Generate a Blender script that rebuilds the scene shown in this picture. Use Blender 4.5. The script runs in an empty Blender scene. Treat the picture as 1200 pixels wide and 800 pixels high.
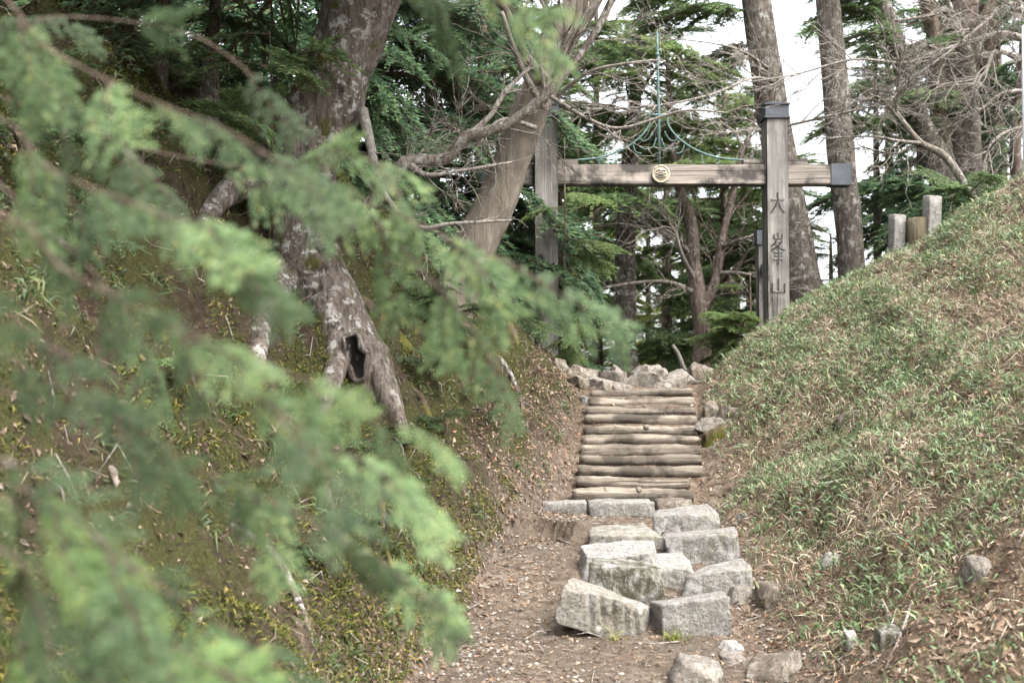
import bpy, math, random
import numpy as np
from mathutils import Vector, Matrix, Euler

R = math.radians
S = bpy.context.scene
C = S.collection

# ------------------------------------------------------------------ camera, sky, sun, exposure
FPX, HOR = 1300.0, 450.0                 # focal length and horizon row of the 1200 x 800 photograph
CAM = np.array([0.0, 0.0, 1.6])
PITCH = math.atan((HOR - 400) / FPX)
cd = bpy.data.cameras.new('camera'); cam = bpy.data.objects.new('camera', cd); C.objects.link(cam)
cam.location = CAM; cam.rotation_euler = (R(90) + PITCH, 0, 0)
cd.sensor_width = 36; cd.lens = FPX / 1200 * 36; cd.clip_start = 0.05; cd.clip_end = 2000
cd.dof.use_dof = True; cd.dof.focus_distance = 8.8; cd.dof.aperture_fstop = 2.6; cd.dof.aperture_blades = 9
S.camera = cam

SUN_EL, SUN_AZ = 58.0, 130.0             # azimuth clockwise from +Y (view direction)
w = bpy.data.worlds.new('World'); S.world = w; w.use_nodes = True
nt = w.node_tree; nt.nodes.clear()
sky = nt.nodes.new('ShaderNodeTexSky'); sky.sky_type = 'NISHITA'; sky.sun_disc = False
sky.sun_elevation = R(SUN_EL); sky.sun_rotation = R(SUN_AZ); sky.air_density = 1.0; sky.dust_density = 4.0; sky.ozone_density = 1.0
hs = nt.nodes.new('ShaderNodeHueSaturation'); hs.inputs['Saturation'].default_value = 0.22; hs.inputs['Value'].default_value = 1.0
bg = nt.nodes.new('ShaderNodeBackground'); bg.inputs['Strength'].default_value = 0.15
wo = nt.nodes.new('ShaderNodeOutputWorld')
nt.links.new(sky.outputs[0], hs.inputs['Color']); nt.links.new(hs.outputs[0], bg.inputs['Color']); nt.links.new(bg.outputs[0], wo.inputs[0])
ld = bpy.data.lights.new('sun', 'SUN'); ld.energy = 1.0; ld.angle = R(32); ld.color = (1.0, 0.96, 0.9)
sun = bpy.data.objects.new('sun', ld); C.objects.link(sun)
sd = Vector((math.sin(R(SUN_AZ)) * math.cos(R(SUN_EL)), math.cos(R(SUN_AZ)) * math.cos(R(SUN_EL)), math.sin(R(SUN_EL))))
sun.rotation_euler = sd.to_track_quat('Z', 'Y').to_euler(); sun.location = (0, 0, 30)
S.view_settings.view_transform = 'Standard'; S.view_settings.look = 'None'; S.view_settings.gamma = 1
S.view_settings.exposure = 2.2
S.render.engine = 'CYCLES'
S.cycles.use_denoising = True
S.cycles.max_bounces = 6; S.cycles.diffuse_bounces = 4; S.cycles.transmission_bounces = 3; S.cycles.glossy_bounces = 2

# ------------------------------------------------------------------ numeric helpers
def at(px, py, Y):
    """world point that the photograph shows at (px, py), at distance Y in front of the camera"""
    u = (px - 600) / FPX; v = (400 - py) / FPX
    cp, sp = math.cos(PITCH), math.sin(PITCH)
    d = Y / (cp - v * sp)
    return np.array([CAM[0] + d * u, d * (cp - v * sp), CAM[2] + d * (sp + v * cp)])

def _hash(i, j, k, s):
    h = (i * 374761393 + j * 668265263 + k * 2147483647 + s * 974711) & 0xffffffff
    h = ((h ^ (h >> 13)) * 1274126177) & 0xffffffff
    h = ((h ^ (h >> 16)) * 2246822519) & 0xffffffff
    return ((h ^ (h >> 15)) & 0xffff) / 65535.0

def vnoise(p, s=0):
    p = np.asarray(p, float); f = np.floor(p).astype(np.int64); t = p - f; t = t * t * (3 - 2 * t)
    r = 0
    for a in (0, 1):
        for b in (0, 1):
            for c in (0, 1):
                wgt = (t[..., 0] if a else 1 - t[..., 0]) * (t[..., 1] if b else 1 - t[..., 1]) * (t[..., 2] if c else 1 - t[..., 2])
                r = r + wgt * _hash(f[..., 0] + a, f[..., 1] + b, f[..., 2] + c, s)
    return r * 2 - 1

def fbm(p, o=4, s=0):
    p = np.asarray(p, float); r = 0; a = 0.5
    for k in range(o):
        r = r + a * vnoise(p * 2 ** k + 17.3 * k, s + k); a *= 0.5
    return r

def n2(x, y, f, o=3, s=0):
    return fbm(np.stack([x * f, y * f, np.zeros_like(x) + s * 3.7], -1), o, s)

def unit(v):
    v = np.asarray(v, float); return v / (np.linalg.norm(v, axis=-1, keepdims=True) + 1e-9)

# ------------------------------------------------------------------ terrain height
def lerp(t, xs, ys): return np.interp(t, xs, ys)
def XL(y): return lerp(y, [0, 2, 4, 6, 7, 8, 9, 10, 12, 13, 14, 17], [-1.35, -1.2, -.95, -.5, -.3, -.15, .06, .45, .80, .9, .7, .4])
def XR(y): return lerp(y, [0, 4, 6, 7, 8, 9, 10, 11, 12, 13, 14, 17], [1.2, 1.25, 1.42, 1.52, 1.58, 1.62, 1.72, 1.84, 1.98, 2.2, 2.4, 2.7])
def ZP(y): return lerp(y, [-50, 0, 6, 7, 7.5, 8.4, 9.3, 9.85, 9.97, 11.95, 12.3, 13.5, 15, 18, 25, 40, 100, 400, 2000],
                       [-2, 0, 0, .02, .16, .42, .47, .51, .585, 1.50, 1.56, 1.66, 1.55, 1.0, -1.2, -7, -30, -80, -100])
def ramp(s, k=.18):                        # smooth max(s, 0)
    return 0.5 * (s + np.sqrt(s * s + k * k)) - 0.5 * k * np.exp(-np.abs(s) / k)
def H(x, y):
    x = np.asarray(x, float); y = np.asarray(y, float)
    wob = n2(x * 0, y, .9, 2, 5) * .16
    sl = XL(y) + wob - x; sr = x - XR(y) + wob * .6
    ml = lerp(y, [0, 4, 8, 10, 11, 12.5, 14, 18, 40], [1.15, 1.2, 1.38, 1.3, 1.1, .66, .42, .3, .1])
    mr = lerp(y, [0, 4, 8, 13, 15, 20, 40], [.6, .62, .62, .64, .52, .36, .2])
    a = ramp(sl); a = np.where(a > 2.6, 2.6 + (a - 2.6) * .45, a); a = np.minimum(a, 7 + .02 * a)
    b = ramp(sr); b = np.where(b > 3.6, 3.6 + (b - 3.6) * .5, b); b = np.minimum(b, 9 + .02 * b)
    z = ZP(y) + a * ml + b * mr
    bank = np.clip(np.maximum(sl, sr) / .5, 0, 1)
    near = np.exp(-np.clip(np.abs(y - 8) - 8, 0, None) / 15)
    z = z + near * (n2(x, y, 1.1, 3, 1) * (.05 + .30 * bank) + n2(x, y, 4.2, 3, 2) * (.018 + .13 * bank) + n2(x, y, 16, 2, 3) * (.008 + .02 * bank))
    z = z + near * np.clip(sl / .5, 0, 1) * (np.abs(n2(x, y, 2.6, 3, 6)) * -.42 + .10 + n2(x, y, 7.5, 3, 14) * .15 + n2(x, y, 17, 2, 16) * .05 + n2(x, y, .9, 2, 15) * .25)
    # undercut ledge and eroded hollow left of the stone blocks
    lx = np.exp(-(np.clip(np.abs(x - .25) - .28, 0, None) / .12) ** 2); ly = y - 8.75 - .12 * np.sin(x * 9) - .1 * n2(x, y, 5, 2, 12)
    z = z + lx * (.13 / (1 + np.exp(-np.clip(ly / .06, -40, 40))) * np.exp(-np.clip(ly, 0, None) / .5) - .11 * np.exp(-(np.clip(-ly, 0, None) / .45) ** 2) * (ly < 0))
    return z
def h1(x, y): return float(H(np.array([x]), np.array([y]))[0])
def ground_hit(px, py, y0=3.0, y1=16.0):
    """distance at which the line of sight through (px, py) meets the ground"""
    Ys = np.arange(y0, y1, .05); u = at(px, py, 1.0) - CAM; P = CAM + u * Ys[:, None]
    hit = P[:, 2] < H(P[:, 0], P[:, 1])
    return float(Ys[np.argmax(hit)]) if hit.any() else y1
def normal_at(x, y, e=.03):
    return unit(np.stack([-(H(x + e, y) - H(x - e, y)) / (2 * e), -(H(x, y + e) - H(x, y - e)) / (2 * e), np.ones_like(x)], -1))

# ------------------------------------------------------------------ mesh helpers
class MB:
    def __init__(self): self.v = []; self.f = []; self.m = []; self.n = 0
    def add(self, V, F, mi=0):
        V = np.asarray(V, float).reshape(-1, 3)
        for f in F: self.f.append(tuple(int(i) + self.n for i in f)); self.m.append(mi)
        self.v.append(V); self.n += len(V)
    def tube(self, P, rad, sides=8, mi=0, lump=0, seed=0, lf=6, cap=True):
        P = np.asarray(P, float); n = len(P); rad = np.broadcast_to(np.asarray(rad, float), (n,))
        T = unit(np.gradient(P, axis=0))
        u = np.cross(T[0], [0, 0, 1.0]);
        if np.linalg.norm(u) < .1: u = np.cross(T[0], [1.0, 0, 0])
        u = unit(u); V = []
        ang = np.arange(sides) * 2 * math.pi / sides
        for i in range(n):
            u = unit(u - T[i] * np.dot(u, T[i])); b = np.cross(T[i], u)
            V.append(P[i] + rad[i] * (np.cos(ang)[:, None] * u + np.sin(ang)[:, None] * b))
        V = np.array(V)
        if lump:
            D = V - P[:, None, :]
            k = 1 + lump * fbm(V * lf, 3, seed)
            V = P[:, None, :] + D * k[..., None]
        F = []
        for i in range(n - 1):
            for j in range(sides):
                F.append((i * sides + j, i * sides + (j + 1) % sides, (i + 1) * sides + (j + 1) % sides, (i + 1) * sides + j))
        V = V.reshape(-1, 3)
        if cap:
            F.append(tuple(range(sides))[::-1]); F.append(tuple((n - 1) * sides + j for j in range(sides)))
        self.add(V, F, mi)
    def box(self, c, d, rot=None, bev=0.0, mi=0):
        """box with chamfered edges"""
        d = np.asarray(d, float) / 2; V = []; F = []
        b = min(bev, min(d) * .9)
        if b <= 0:
            V = np.array([[x, y, z] for x in (-d[0], d[0]) for y in (-d[1], d[1]) for z in (-d[2], d[2])])
            F = [(0, 1, 3, 2), (4, 6, 7, 5), (0, 4, 5, 1), (2, 3, 7, 6), (0, 2, 6, 4), (1, 5, 7, 3)]
        else:
            idx = {}
            for sx in (-1, 1):
                for sy in (-1, 1):
                    for sz in (-1, 1):
                        for ax in range(3):
                            p = np.array([sx, sy, sz]) * (d - b); p[ax] = (sx, sy, sz)[ax] * d[ax]
                            idx[(sx, sy, sz, ax)] = len(V); V.append(p)
            V = np.array(V)
            def k(s, ax): return idx[(s[0], s[1], s[2], ax)]
            for ax in range(3):
                o = [(1, 2), (2, 0), (0, 1)][ax]
                for sg in (-1, 1):
                    q = []
                    for (a_, b_) in ((-1, -1), (1, -1), (1, 1), (-1, 1)):
                        s = [0, 0, 0]; s[ax] = sg; s[o[0]] = a_; s[o[1]] = b_; q.append(k(s, ax))
                    F.append(tuple(q if sg > 0 else q[::-1]))
            for ax in range(3):
                o = [(1, 2), (2, 0), (0, 1)][ax]
                for a_ in (-1, 1):
                    for b_ in (-1, 1):
                        s0 = [0, 0, 0]; s1 = [0, 0, 0]; s0[ax] = -1; s1[ax] = 1
                        for s in (s0, s1): s[o[0]] = a_; s[o[1]] = b_
                        q = [k(s0, o[0]), k(s1, o[0]), k(s1, o[1]), k(s0, o[1])]
                        F.append(tuple(q))
            for sx in (-1, 1):
                for sy in (-1, 1):
                    for sz in (-1, 1):
                        F.append(tuple(k((sx, sy, sz), a) for a in range(3)))
        if rot is not None: V = V @ np.array(rot).T
        self.add(V + np.asarray(c, float), F, mi)
    def mesh(self, name, mats, origin=(0, 0, 0), smooth=True):
        V = np.concatenate(self.v) - np.asarray(origin, float)
        return quick_mesh(name, V, self.f, mats, self.m, smooth)

def quick_mesh(name, V, F, mats, mi=None, smooth=True):
    me = bpy.data.meshes.new(name)
    V = np.ascontiguousarray(V, dtype=np.float32)
    if isinstance(F, np.ndarray):
        k = F.shape[1]; nf = len(F); flat = F.reshape(-1).astype(np.int32); tot = np.full(nf, k, np.int32)
    else:
        nf = len(F); tot = np.array([len(f) for f in F], np.int32); flat = np.array([i for f in F for i in f], np.int32)
    start = np.concatenate([[0], np.cumsum(tot)[:-1]]).astype(np.int32)
    me.vertices.add(len(V)); me.vertices.foreach_set('co', V.reshape(-1))
    me.loops.add(len(flat)); me.loops.foreach_set('vertex_index', flat)
    me.polygons.add(nf); me.polygons.foreach_set('loop_start', start); me.polygons.foreach_set('loop_total', tot)
    me.polygons.foreach_set('use_smooth', np.full(nf, smooth, bool))
    if mi is not None: me.polygons.foreach_set('material_index', np.asarray(mi, np.int32))
    for m in (mats if isinstance(mats, (list, tuple)) else [mats]): me.materials.append(m)
    me.update(calc_edges=True)
    return me

def link(name, data, parent=None, loc=None):
    o = bpy.data.objects.new(name, data); C.objects.link(o)
    if parent is not None: o.parent = parent
    if loc is not None: o.location = loc
    return o
def tag(o, label=None, cat=None, group=None, kind=None):
    if label: o['label'] = label
    if cat: o['category'] = cat
    if group: o['group'] = group
    if kind: o['kind'] = kind
    return o
def empty(name, loc, label=None, cat=None, group=None):
    o = link(name, None, loc=loc); o.empty_display_size = .1
    return tag(o, label, cat, group)
def spline(P, n):
    """Catmull-Rom through the rows of P"""
    P = np.asarray(P, float); k = len(P)
    Q = np.vstack([2 * P[0] - P[1], P, 2 * P[-1] - P[-2]])
    t = np.linspace(0, k - 1, n); i = np.minimum(t.astype(int), k - 2); u = (t - i)[:, None]
    a, b, c, d = Q[i], Q[i + 1], Q[i + 2], Q[i + 3]
    return .5 * (2 * b + (c - a) * u + (2 * a - 5 * b + 4 * c - d) * u ** 2 + (3 * b - a - 3 * c + d) * u ** 3)

# ------------------------------------------------------------------ materials
class NT:
    def __init__(self, name, rough=.85, spec=.25):
        self.m = bpy.data.materials.new(name); self.m.use_nodes = True
        self.t = self.m.node_tree; self.t.nodes.clear()
        self.out = self.n('ShaderNodeOutputMaterial'); self.b = self.n('ShaderNodeBsdfPrincipled')
        self.b.inputs['Roughness'].default_value = rough; self.b.inputs['Specular IOR Level'].default_value = spec
        self.l(self.b.outputs[0], self.out.inputs[0])
        self.tc = self.n('ShaderNodeTexCoord'); self.geo = self.n('ShaderNodeNewGeometry')
    def n(self, t): return self.t.nodes.new(t)
    def l(self, a, b): self.t.links.new(a, b)
    def vec(self, scale=(1, 1, 1), src='Object', rot=(0, 0, 0)):
        m = self.n('ShaderNodeMapping'); m.inputs['Scale'].default_value = scale; m.inputs['Rotation'].default_value = rot
        if src == 'world': self.l(self.geo.outputs['Position'], m.inputs[0])
        else: self.l(self.tc.outputs[src], m.inputs[0])
        return m.outputs[0]
    def noise(self, v, scale, det=4, rough=.55, dist=0):
        n = self.n('ShaderNodeTexNoise'); self.l(v, n.inputs['Vector']); n.inputs['Scale'].default_value = scale
        n.inputs['Detail'].default_value = det; n.inputs['Roughness'].default_value = rough; n.inputs['Distortion'].default_value = dist
        return n.outputs['Fac']
    def voro(self, v, scale, feat='F1', out='Distance', rnd=1):
        n = self.n('ShaderNodeTexVoronoi'); n.feature = feat; self.l(v, n.inputs['Vector']); n.inputs['Scale'].default_value = scale
        n.inputs['Randomness'].default_value = rnd
        return n.outputs[out]
    def ramp(self, f, stops, interp='LINEAR'):
        n = self.n('ShaderNodeValToRGB'); self.l(f, n.inputs[0]); n.color_ramp.interpolation = interp
        e = n.color_ramp.elements
        while len(e) < len(stops): e.new(.5)
        for k, (p, c) in enumerate(stops):
            e[k].position = p; c = (c, c, c) if not isinstance(c, (tuple, list)) else c
            e[k].color = (*c[:3], 1)
        return n.outputs[0]
    def mix(self, f, a, b, mode='MIX'):
        n = self.n('ShaderNodeMix'); n.data_type = 'RGBA'; n.blend_type = mode
        for s, v in ((0, f), (6, a), (7, b)):
            if isinstance(v, (int, float)): n.inputs[s].default_value = v if s == 0 else (v, v, v, 1)
            elif isinstance(v, tuple): n.inputs[s].default_value = (*v[:3], 1)
            else: self.l(v, n.inputs[s])
        return n.outputs[2]
    def math(self, op, a, b=0.0, clamp=False):
        n = self.n('ShaderNodeMath'); n.operation = op; n.use_clamp = clamp
        for s, v in ((0, a), (1, b)):
            if isinstance(v, (int, float)): n.inputs[s].default_value = v
            else: self.l(v, n.inputs[s])
        return n.outputs[0]
    def attr(self, name):
        n = self.n('ShaderNodeAttribute'); n.attribute_name = name; return n.outputs['Fac']
    def color(self, c):
        if isinstance(c, tuple): self.b.inputs['Base Color'].default_value = (*c, 1)
        else: self.l(c, self.b.inputs['Base Color'])
    def bump(self, hgt, dist=.02, st=1.0):
        n = self.n('ShaderNodeBump'); n.inputs['Strength'].default_value = st; n.inputs['Distance'].default_value = dist
        self.l(hgt, n.inputs['Height']); self.l(n.outputs[0], self.b.inputs['Normal'])
    def island(self): return self.geo.outputs['Random Per Island']
    def orand(self):
        n = self.n('ShaderNodeObjectInfo'); return n.outputs['Random']

def leaf_mat(name, stops, trans=.35, rough=.5, spec=.3, vary=.35):
    k = NT(name, rough, spec)
    c = k.ramp(k.island(), stops)
    if vary:
        r = k.math('MULTIPLY_ADD', k.orand(), vary); r.node.inputs[2].default_value = 1 - vary / 2
        c = k.mix(1.0, c, r, 'MULTIPLY')
    k.color(c)
    if trans:
        t = k.n('ShaderNodeBsdfTranslucent'); k.l(c, t.inputs[0])
        mx = k.n('ShaderNodeMixShader'); mx.inputs[0].default_value = trans
        k.l(k.b.outputs[0], mx.inputs[1]); k.l(t.outputs[0], mx.inputs[2]); k.l(mx.outputs[0], k.out.inputs[0])
    return k.m

def bark_mat(name, dark, mid, lich, scale=1.0, lich_amt=.5, stretch=.3, moss=None, moss_amt=.5):
    k = NT(name, .95, .1)
    v = k.vec((1, 1, stretch))
    a = k.noise(v, 16 * scale, 6, .65, .6); b = k.noise(k.vec((1, 1, .12)), 30 * scale, 5, .6)
    wv = k.n('ShaderNodeVectorMath'); wv.operation = 'MULTIPLY_ADD'
    nv = k.n('ShaderNodeTexNoise'); nv.inputs['Scale'].default_value = 14 * scale; k.l(v, nv.inputs['Vector'])
    k.l(nv.outputs['Color'], wv.inputs[0]); wv.inputs[1].default_value = (.12, .12, .12); k.l(k.vec((1, 1, .45)), wv.inputs[2])
    fl = k.voro(wv.outputs[0], 30 * scale, 'F1', 'Color'); fs = k.n('ShaderNodeSeparateColor'); k.l(fl, fs.inputs[0])
    c = k.ramp(a, [(.3, dark), (.5, mid), (.75, tuple(min(1, x * 1.35) for x in mid))])
    crk = k.ramp(b, [(.36, .3), (.5, 1)])
    c = k.mix(.7, c, crk, 'MULTIPLY'); c = k.mix(.8, c, k.ramp(fs.outputs[0], [(0, .55), (1, 1.0)]), 'MULTIPLY')
    c = k.mix(1.0, c, (1.35, 1.35, 1.35), 'MULTIPLY')
    l = k.noise(k.vec(), 9 * scale, 8, .72); ls = k.noise(k.vec(), 2.2, 3)
    lm = k.math('MULTIPLY', k.ramp(l, [(.60 - .12 * lich_amt, 0), (.66 - .12 * lich_amt, 1)]), k.ramp(ls, [(.35, .2), (.6, 1)]))
    c = k.mix(lm, c, lich)
    if moss:
        mm = k.ramp(k.noise(k.vec(), 3.2 * scale, 6, .65), [(.62 - .2 * moss_amt, 0), (.70 - .2 * moss_amt, 1)])
        c = k.mix(mm, c, moss)
    k.color(c)
    hgt = k.math('ADD', k.math('MULTIPLY', fs.outputs[0], .35), k.math('ADD', a, b))
    k.bump(hgt, .03 / scale, .9)
    return k.m

def wood_mat(name, axis, base, dark, light, scale=1.0, stain=.5, crack=.6):
    k = NT(name, .8, .2)
    s = [1, 1, 1]; s[axis] = .05
    g = k.noise(k.vec(tuple(s)), 28 * scale, 6, .65, .8)
    s2 = [1, 1, 1]; s2[axis] = .12
    g2 = k.noise(k.vec(tuple(s2)), 7 * scale, 4, .6, 1.5)
    c = k.ramp(g, [(.3, dark), (.5, base), (.7, light)])
    c = k.mix(k.ramp(g2, [(.4, 0), (.62, .55)]), c, dark)
    st = k.noise(k.vec(), 3.1, 5, .6)
    c = k.mix(k.ramp(st, [(.47, 0), (.60, stain)]), c, tuple(x * .45 for x in dark))
    s3 = [1, 1, 1]; s3[axis] = .03
    ck = k.ramp(k.noise(k.vec(tuple(s3)), 22 * scale, 3, .5), [(.28, crack), (.36, 0)])
    c = k.mix(ck, c, (.03, .025, .02))
    r_ = k.math('MULTIPLY_ADD', k.orand(), .35); r_.node.inputs[2].default_value = .8; c = k.mix(1.0, c, r_, 'MULTIPLY')
    k.color(c)
    k.bump(k.math('SUBTRACT', g, ck), .02, 1.0)
    return k.m

def stone_mat(name, base, lich=(.37, .36, .34), moss=(.05, .048, .022), moss_amt=-.1, warm=(.30, .26, .19), warm_amt=.3):
    k = NT(name, .9, .2)
    a = k.noise(k.vec(), 5, 8, .65); f = k.noise(k.vec(), 45, 6, .7); g = k.noise(k.vec((1, 1, .6)), 14, 6, .7, .4)
    c = k.ramp(f, [(.32, tuple(x * .42 for x in base)), (.5, base), (.68, tuple(min(1, x * 1.3) for x in base))])
    c = k.mix(k.ramp(k.noise(k.vec(), 3, 3), [(.5, 0), (.7, warm_amt)]), c, warm)
    c = k.mix(k.ramp(g, [(.52, 0), (.6, .75)]), c, lich)
    c = k.mix(k.ramp(a, [(.34, .55), (.44, 0)]), c, tuple(x * .5 for x in base))
    ml = k.math('MULTIPLY', k.ramp(k.noise(k.vec(), 4.2, 6, .7), [(.58 - .25 * moss_amt, 0), (.72 - .25 * moss_amt, .9)]), k.ramp(g, [(.45, 1), (.62, .1)]))
    c = k.mix(ml, c, moss)
    k.color(c)
    k.bump(k.math('ADD', k.math('MULTIPLY', f, .6), k.math('ADD', g, a)), .03, .9)
    return k.m

# ---- ground
def ground_mat():
    k = NT('forest_floor', .95, .1)
    p = k.vec(src='world')
    n1 = k.noise(p, 1.6, 5, .6); n_2 = k.noise(p, 9, 6, .7); n3 = k.noise(p, 55, 5, .7)
    cell = k.voro(p, 26, 'F1', 'Color'); cs = k.n('ShaderNodeSeparateColor'); k.l(cell, cs.inputs[0])
    lit = k.ramp(cs.outputs[0], [(0, (.075, .05, .034)), (.35, (.15, .10, .07)), (.6, (.20, .145, .105)), (.85, (.28, .215, .16)), (1, (.34, .29, .24))])
    dirt = k.ramp(n_2, [(.3, (.055, .044, .034)), (.5, (.098, .080, .062)), (.7, (.145, .118, .093))])
    dirt = k.mix(k.ramp(n3, [(.35, 0), (.6, .6)]), dirt, (.175, .146, .118))
    path = k.mix(k.ramp(n1, [(.4, .1), (.65, .7)]), dirt, lit)
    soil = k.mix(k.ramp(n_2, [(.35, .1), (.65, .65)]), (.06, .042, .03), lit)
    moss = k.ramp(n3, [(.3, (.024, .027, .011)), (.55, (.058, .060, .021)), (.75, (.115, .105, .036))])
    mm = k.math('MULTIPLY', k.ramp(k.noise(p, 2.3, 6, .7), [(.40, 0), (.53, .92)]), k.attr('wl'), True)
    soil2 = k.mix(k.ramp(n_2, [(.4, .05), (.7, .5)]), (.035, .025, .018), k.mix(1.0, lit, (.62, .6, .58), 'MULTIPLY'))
    left = k.mix(mm, soil2, moss)
    straw = k.ramp(n3, [(.3, (.11, .08, .05)), (.5, (.22, .17, .11)), (.7, (.33, .27, .18))])
    right = k.mix(k.ramp(n_2, [(.42, .1), (.6, .55)]), soil, straw)
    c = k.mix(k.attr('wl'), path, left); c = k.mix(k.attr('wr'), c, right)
    k.color(c)
    k.bump(k.math('ADD', k.math('MULTIPLY', n3, .6), k.math('ADD', n_2, k.math('MULTIPLY', cs.outputs[1], .5))), .05, .9)
    return k.m
M = {}
M['ground'] = ground_mat()
M['litter'] = leaf_mat('dead_leaf', [(0, (.08, .054, .038)), (.25, (.155, .105, .073)), (.5, (.25, .182, .132)), (.78, (.33, .245, .18)), (.92, (.27, .14, .075)), (1, (.42, .36, .30))], .12, .7, .2, 0)
M['shaded_litter'] = leaf_mat('shaded_dead_leaf', [(0, (.05, .034, .025)), (.4, (.105, .072, .05)), (.8, (.16, .115, .082)), (.96, (.21, .16, .12)), (1, (.33, .28, .23))], .1, .7, .2, 0)  # shade of the trees over the left bank put into the leaf colour
M['straw'] = leaf_mat('dry_straw', [(0, (.168, .123, .084)), (.4, (.336, .269, .185)), (.75, (.482, .409, .297)), (1, (.627, .571, .459))], .15, .7, .2, 0)
M['rootlet'] = leaf_mat('brown_rootlet', [(0, (.06, .042, .03)), (.5, (.13, .095, .068)), (.85, (.21, .165, .12)), (1, (.36, .30, .24))], .1, .8, .1, 0)
M['sasa'] = leaf_mat('bamboo_grass_blade', [(0, (.075, .118, .045)), (.3, (.12, .18, .075)), (.6, (.155, .22, .11)), (.82, (.19, .255, .145)), (.92, (.28, .30, .12)), (1, (.42, .38, .25))], .3, .45, .4, 0)
M['moss'] = leaf_mat('moss_shoot', [(0, (.035, .048, .015)), (.4, (.075, .092, .024)), (.7, (.13, .135, .032)), (.88, (.20, .175, .045)), (1, (.27, .22, .08))], .3, .8, .1, 0)
M['undergrowth'] = leaf_mat('undergrowth_leaf', [(0, (.045, .07, .03)), (.5, (.085, .125, .05)), (.85, (.13, .17, .065)), (1, (.2, .2, .08))], .35, .5, .3, 0)
M['fir'] = leaf_mat('fir_needles', [(0, (.092, .145, .073)), (.5, (.145, .218, .103)), (.85, (.205, .284, .121)), (1, (.264, .330, .132))], .5, .5, .3, .5)
M['hemlock'] = leaf_mat('hemlock_needles', [(0, (.068, .123, .076)), (.5, (.117, .193, .108)), (.85, (.165, .254, .127)), (1, (.234, .317, .138))], .5, .5, .3, .5)
M['pale_fir'] = leaf_mat('pale_fir_needles', [(0, (.10, .155, .065)), (.5, (.16, .23, .09)), (.85, (.22, .29, .10)), (1, (.29, .34, .12))], .5, .5, .3, .5)
M['spring'] = leaf_mat('fresh_leaf', [(0, (.15, .20, .045)), (.5, (.25, .28, .06)), (1, (.38, .38, .10))], .45, .5, .3, .4)
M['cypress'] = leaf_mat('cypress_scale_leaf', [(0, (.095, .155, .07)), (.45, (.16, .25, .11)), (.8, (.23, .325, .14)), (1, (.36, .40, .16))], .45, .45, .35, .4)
M['cypress_bright'] = leaf_mat('lit_cypress_leaf', [(0, (.12, .195, .075)), (.45, (.19, .295, .11)), (.8, (.26, .36, .13)), (1, (.38, .43, .15))], .5, .45, .35, .35)  # lower-left sprays: the brighter light on them put into the leaf colour
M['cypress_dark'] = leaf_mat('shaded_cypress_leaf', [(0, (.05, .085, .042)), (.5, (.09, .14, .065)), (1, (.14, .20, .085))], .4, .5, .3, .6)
M['twigwood'] = bark_mat('brown_twig_bark', (.07, .05, .038), (.14, .105, .08), (.3, .28, .25), 2, .3)
M['bark'] = bark_mat('fir_bark', (.047, .039, .032), (.121, .103, .086), (.336, .325, .297), 1.1, .55)
M['bark_dark'] = bark_mat('dark_bark', (.053, .041, .032), (.128, .098, .075), (.375, .360, .315), 1.1, .3)
M['bark_red'] = bark_mat('reddish_bark', (.065, .047, .038), (.14, .108, .09), (.32, .29, .27), 1.0, .45, .2)
M['bark_pale'] = bark_mat('pale_bark', (.085, .07, .056), (.17, .145, .12), (.40, .39, .36), 1.6, .65)
M['bark_gnarl'] = bark_mat('gnarled_bark', (.042, .033, .027), (.115, .094, .079), (.38, .365, .34), 1.3, .55, .4, (.07, .068, .025), .35)
M['dead_wood'] = wood_mat('weathered_dead_wood', 2, (.239, .203, .162), (.116, .094, .075), (.334, .290, .239), .5, .5, .7)
M['dead_twig'] = bark_mat('grey_dead_twig', (.16, .138, .118), (.26, .23, .20), (.40, .38, .36), 2, .4)
M['mossy_bark'] = bark_mat('mossy_bark', (.04, .03, .022), (.09, .066, .048), (.2, .18, .14), 1.3, .2, .4, (.10, .095, .025), .75)
M['log'] = wood_mat('weathered_log', 0, (.250, .212, .168), (.090, .072, .055), (.383, .335, .276), .8, .8, 1.0)
M['gate_post'] = wood_mat('weathered_post_timber', 2, (.155, .145, .13), (.072, .067, .06), (.225, .212, .192), .8, .4, .6)
M['gate_beam'] = wood_mat('weathered_beam_timber', 0, (.19, .163, .138), (.075, .064, .056), (.30, .265, .23), .7, .95, .5)
M['tongue'] = wood_mat('pale_tongue_timber', 0, (.25, .215, .175), (.15, .125, .10), (.32, .28, .235), .7, .1, .2)
M['stump'] = wood_mat('stump_wood', 2, (.19, .155, .10), (.09, .072, .045), (.28, .23, .15), .8, .3, .6)
def flat(name, c, rough=.6, metal=0, nz=.2):
    k = NT(name, rough, .4); k.b.inputs['Metallic'].default_value = metal
    f = k.noise(k.vec(), 14, 5, .65)
    k.color(k.ramp(f, [(.3, tuple(x * (1 - nz) for x in c)), (.7, tuple(min(1, x * (1 + nz)) for x in c))])); k.bump(f, .004, .5)
    return k.m
M['cap'] = flat('grey_sheet_metal', (.034, .038, .044), .8, 0)
M['patina'] = flat('green_painted_iron', (.10, .165, .155), .65, .1, .3)
M['carved'] = flat('carved_dark_letter', (.105, .098, .09), .9)
M['emblem'] = flat('pale_carved_wood', (.55, .47, .35), .7)
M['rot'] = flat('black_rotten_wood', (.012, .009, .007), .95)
M['marker'] = stone_mat('grey_marker_stone', (.255, .240, .217), moss_amt=.05, warm_amt=.1)
M['pole'] = flat('white_painted_pole', (.62, .63, .65), .5)
M['stone'] = stone_mat('grey_granite', (.235, .22, .20))
M['stone_stain'] = stone_mat('stained_granite', (.235, .22, .20), moss_amt=.3)
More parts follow.
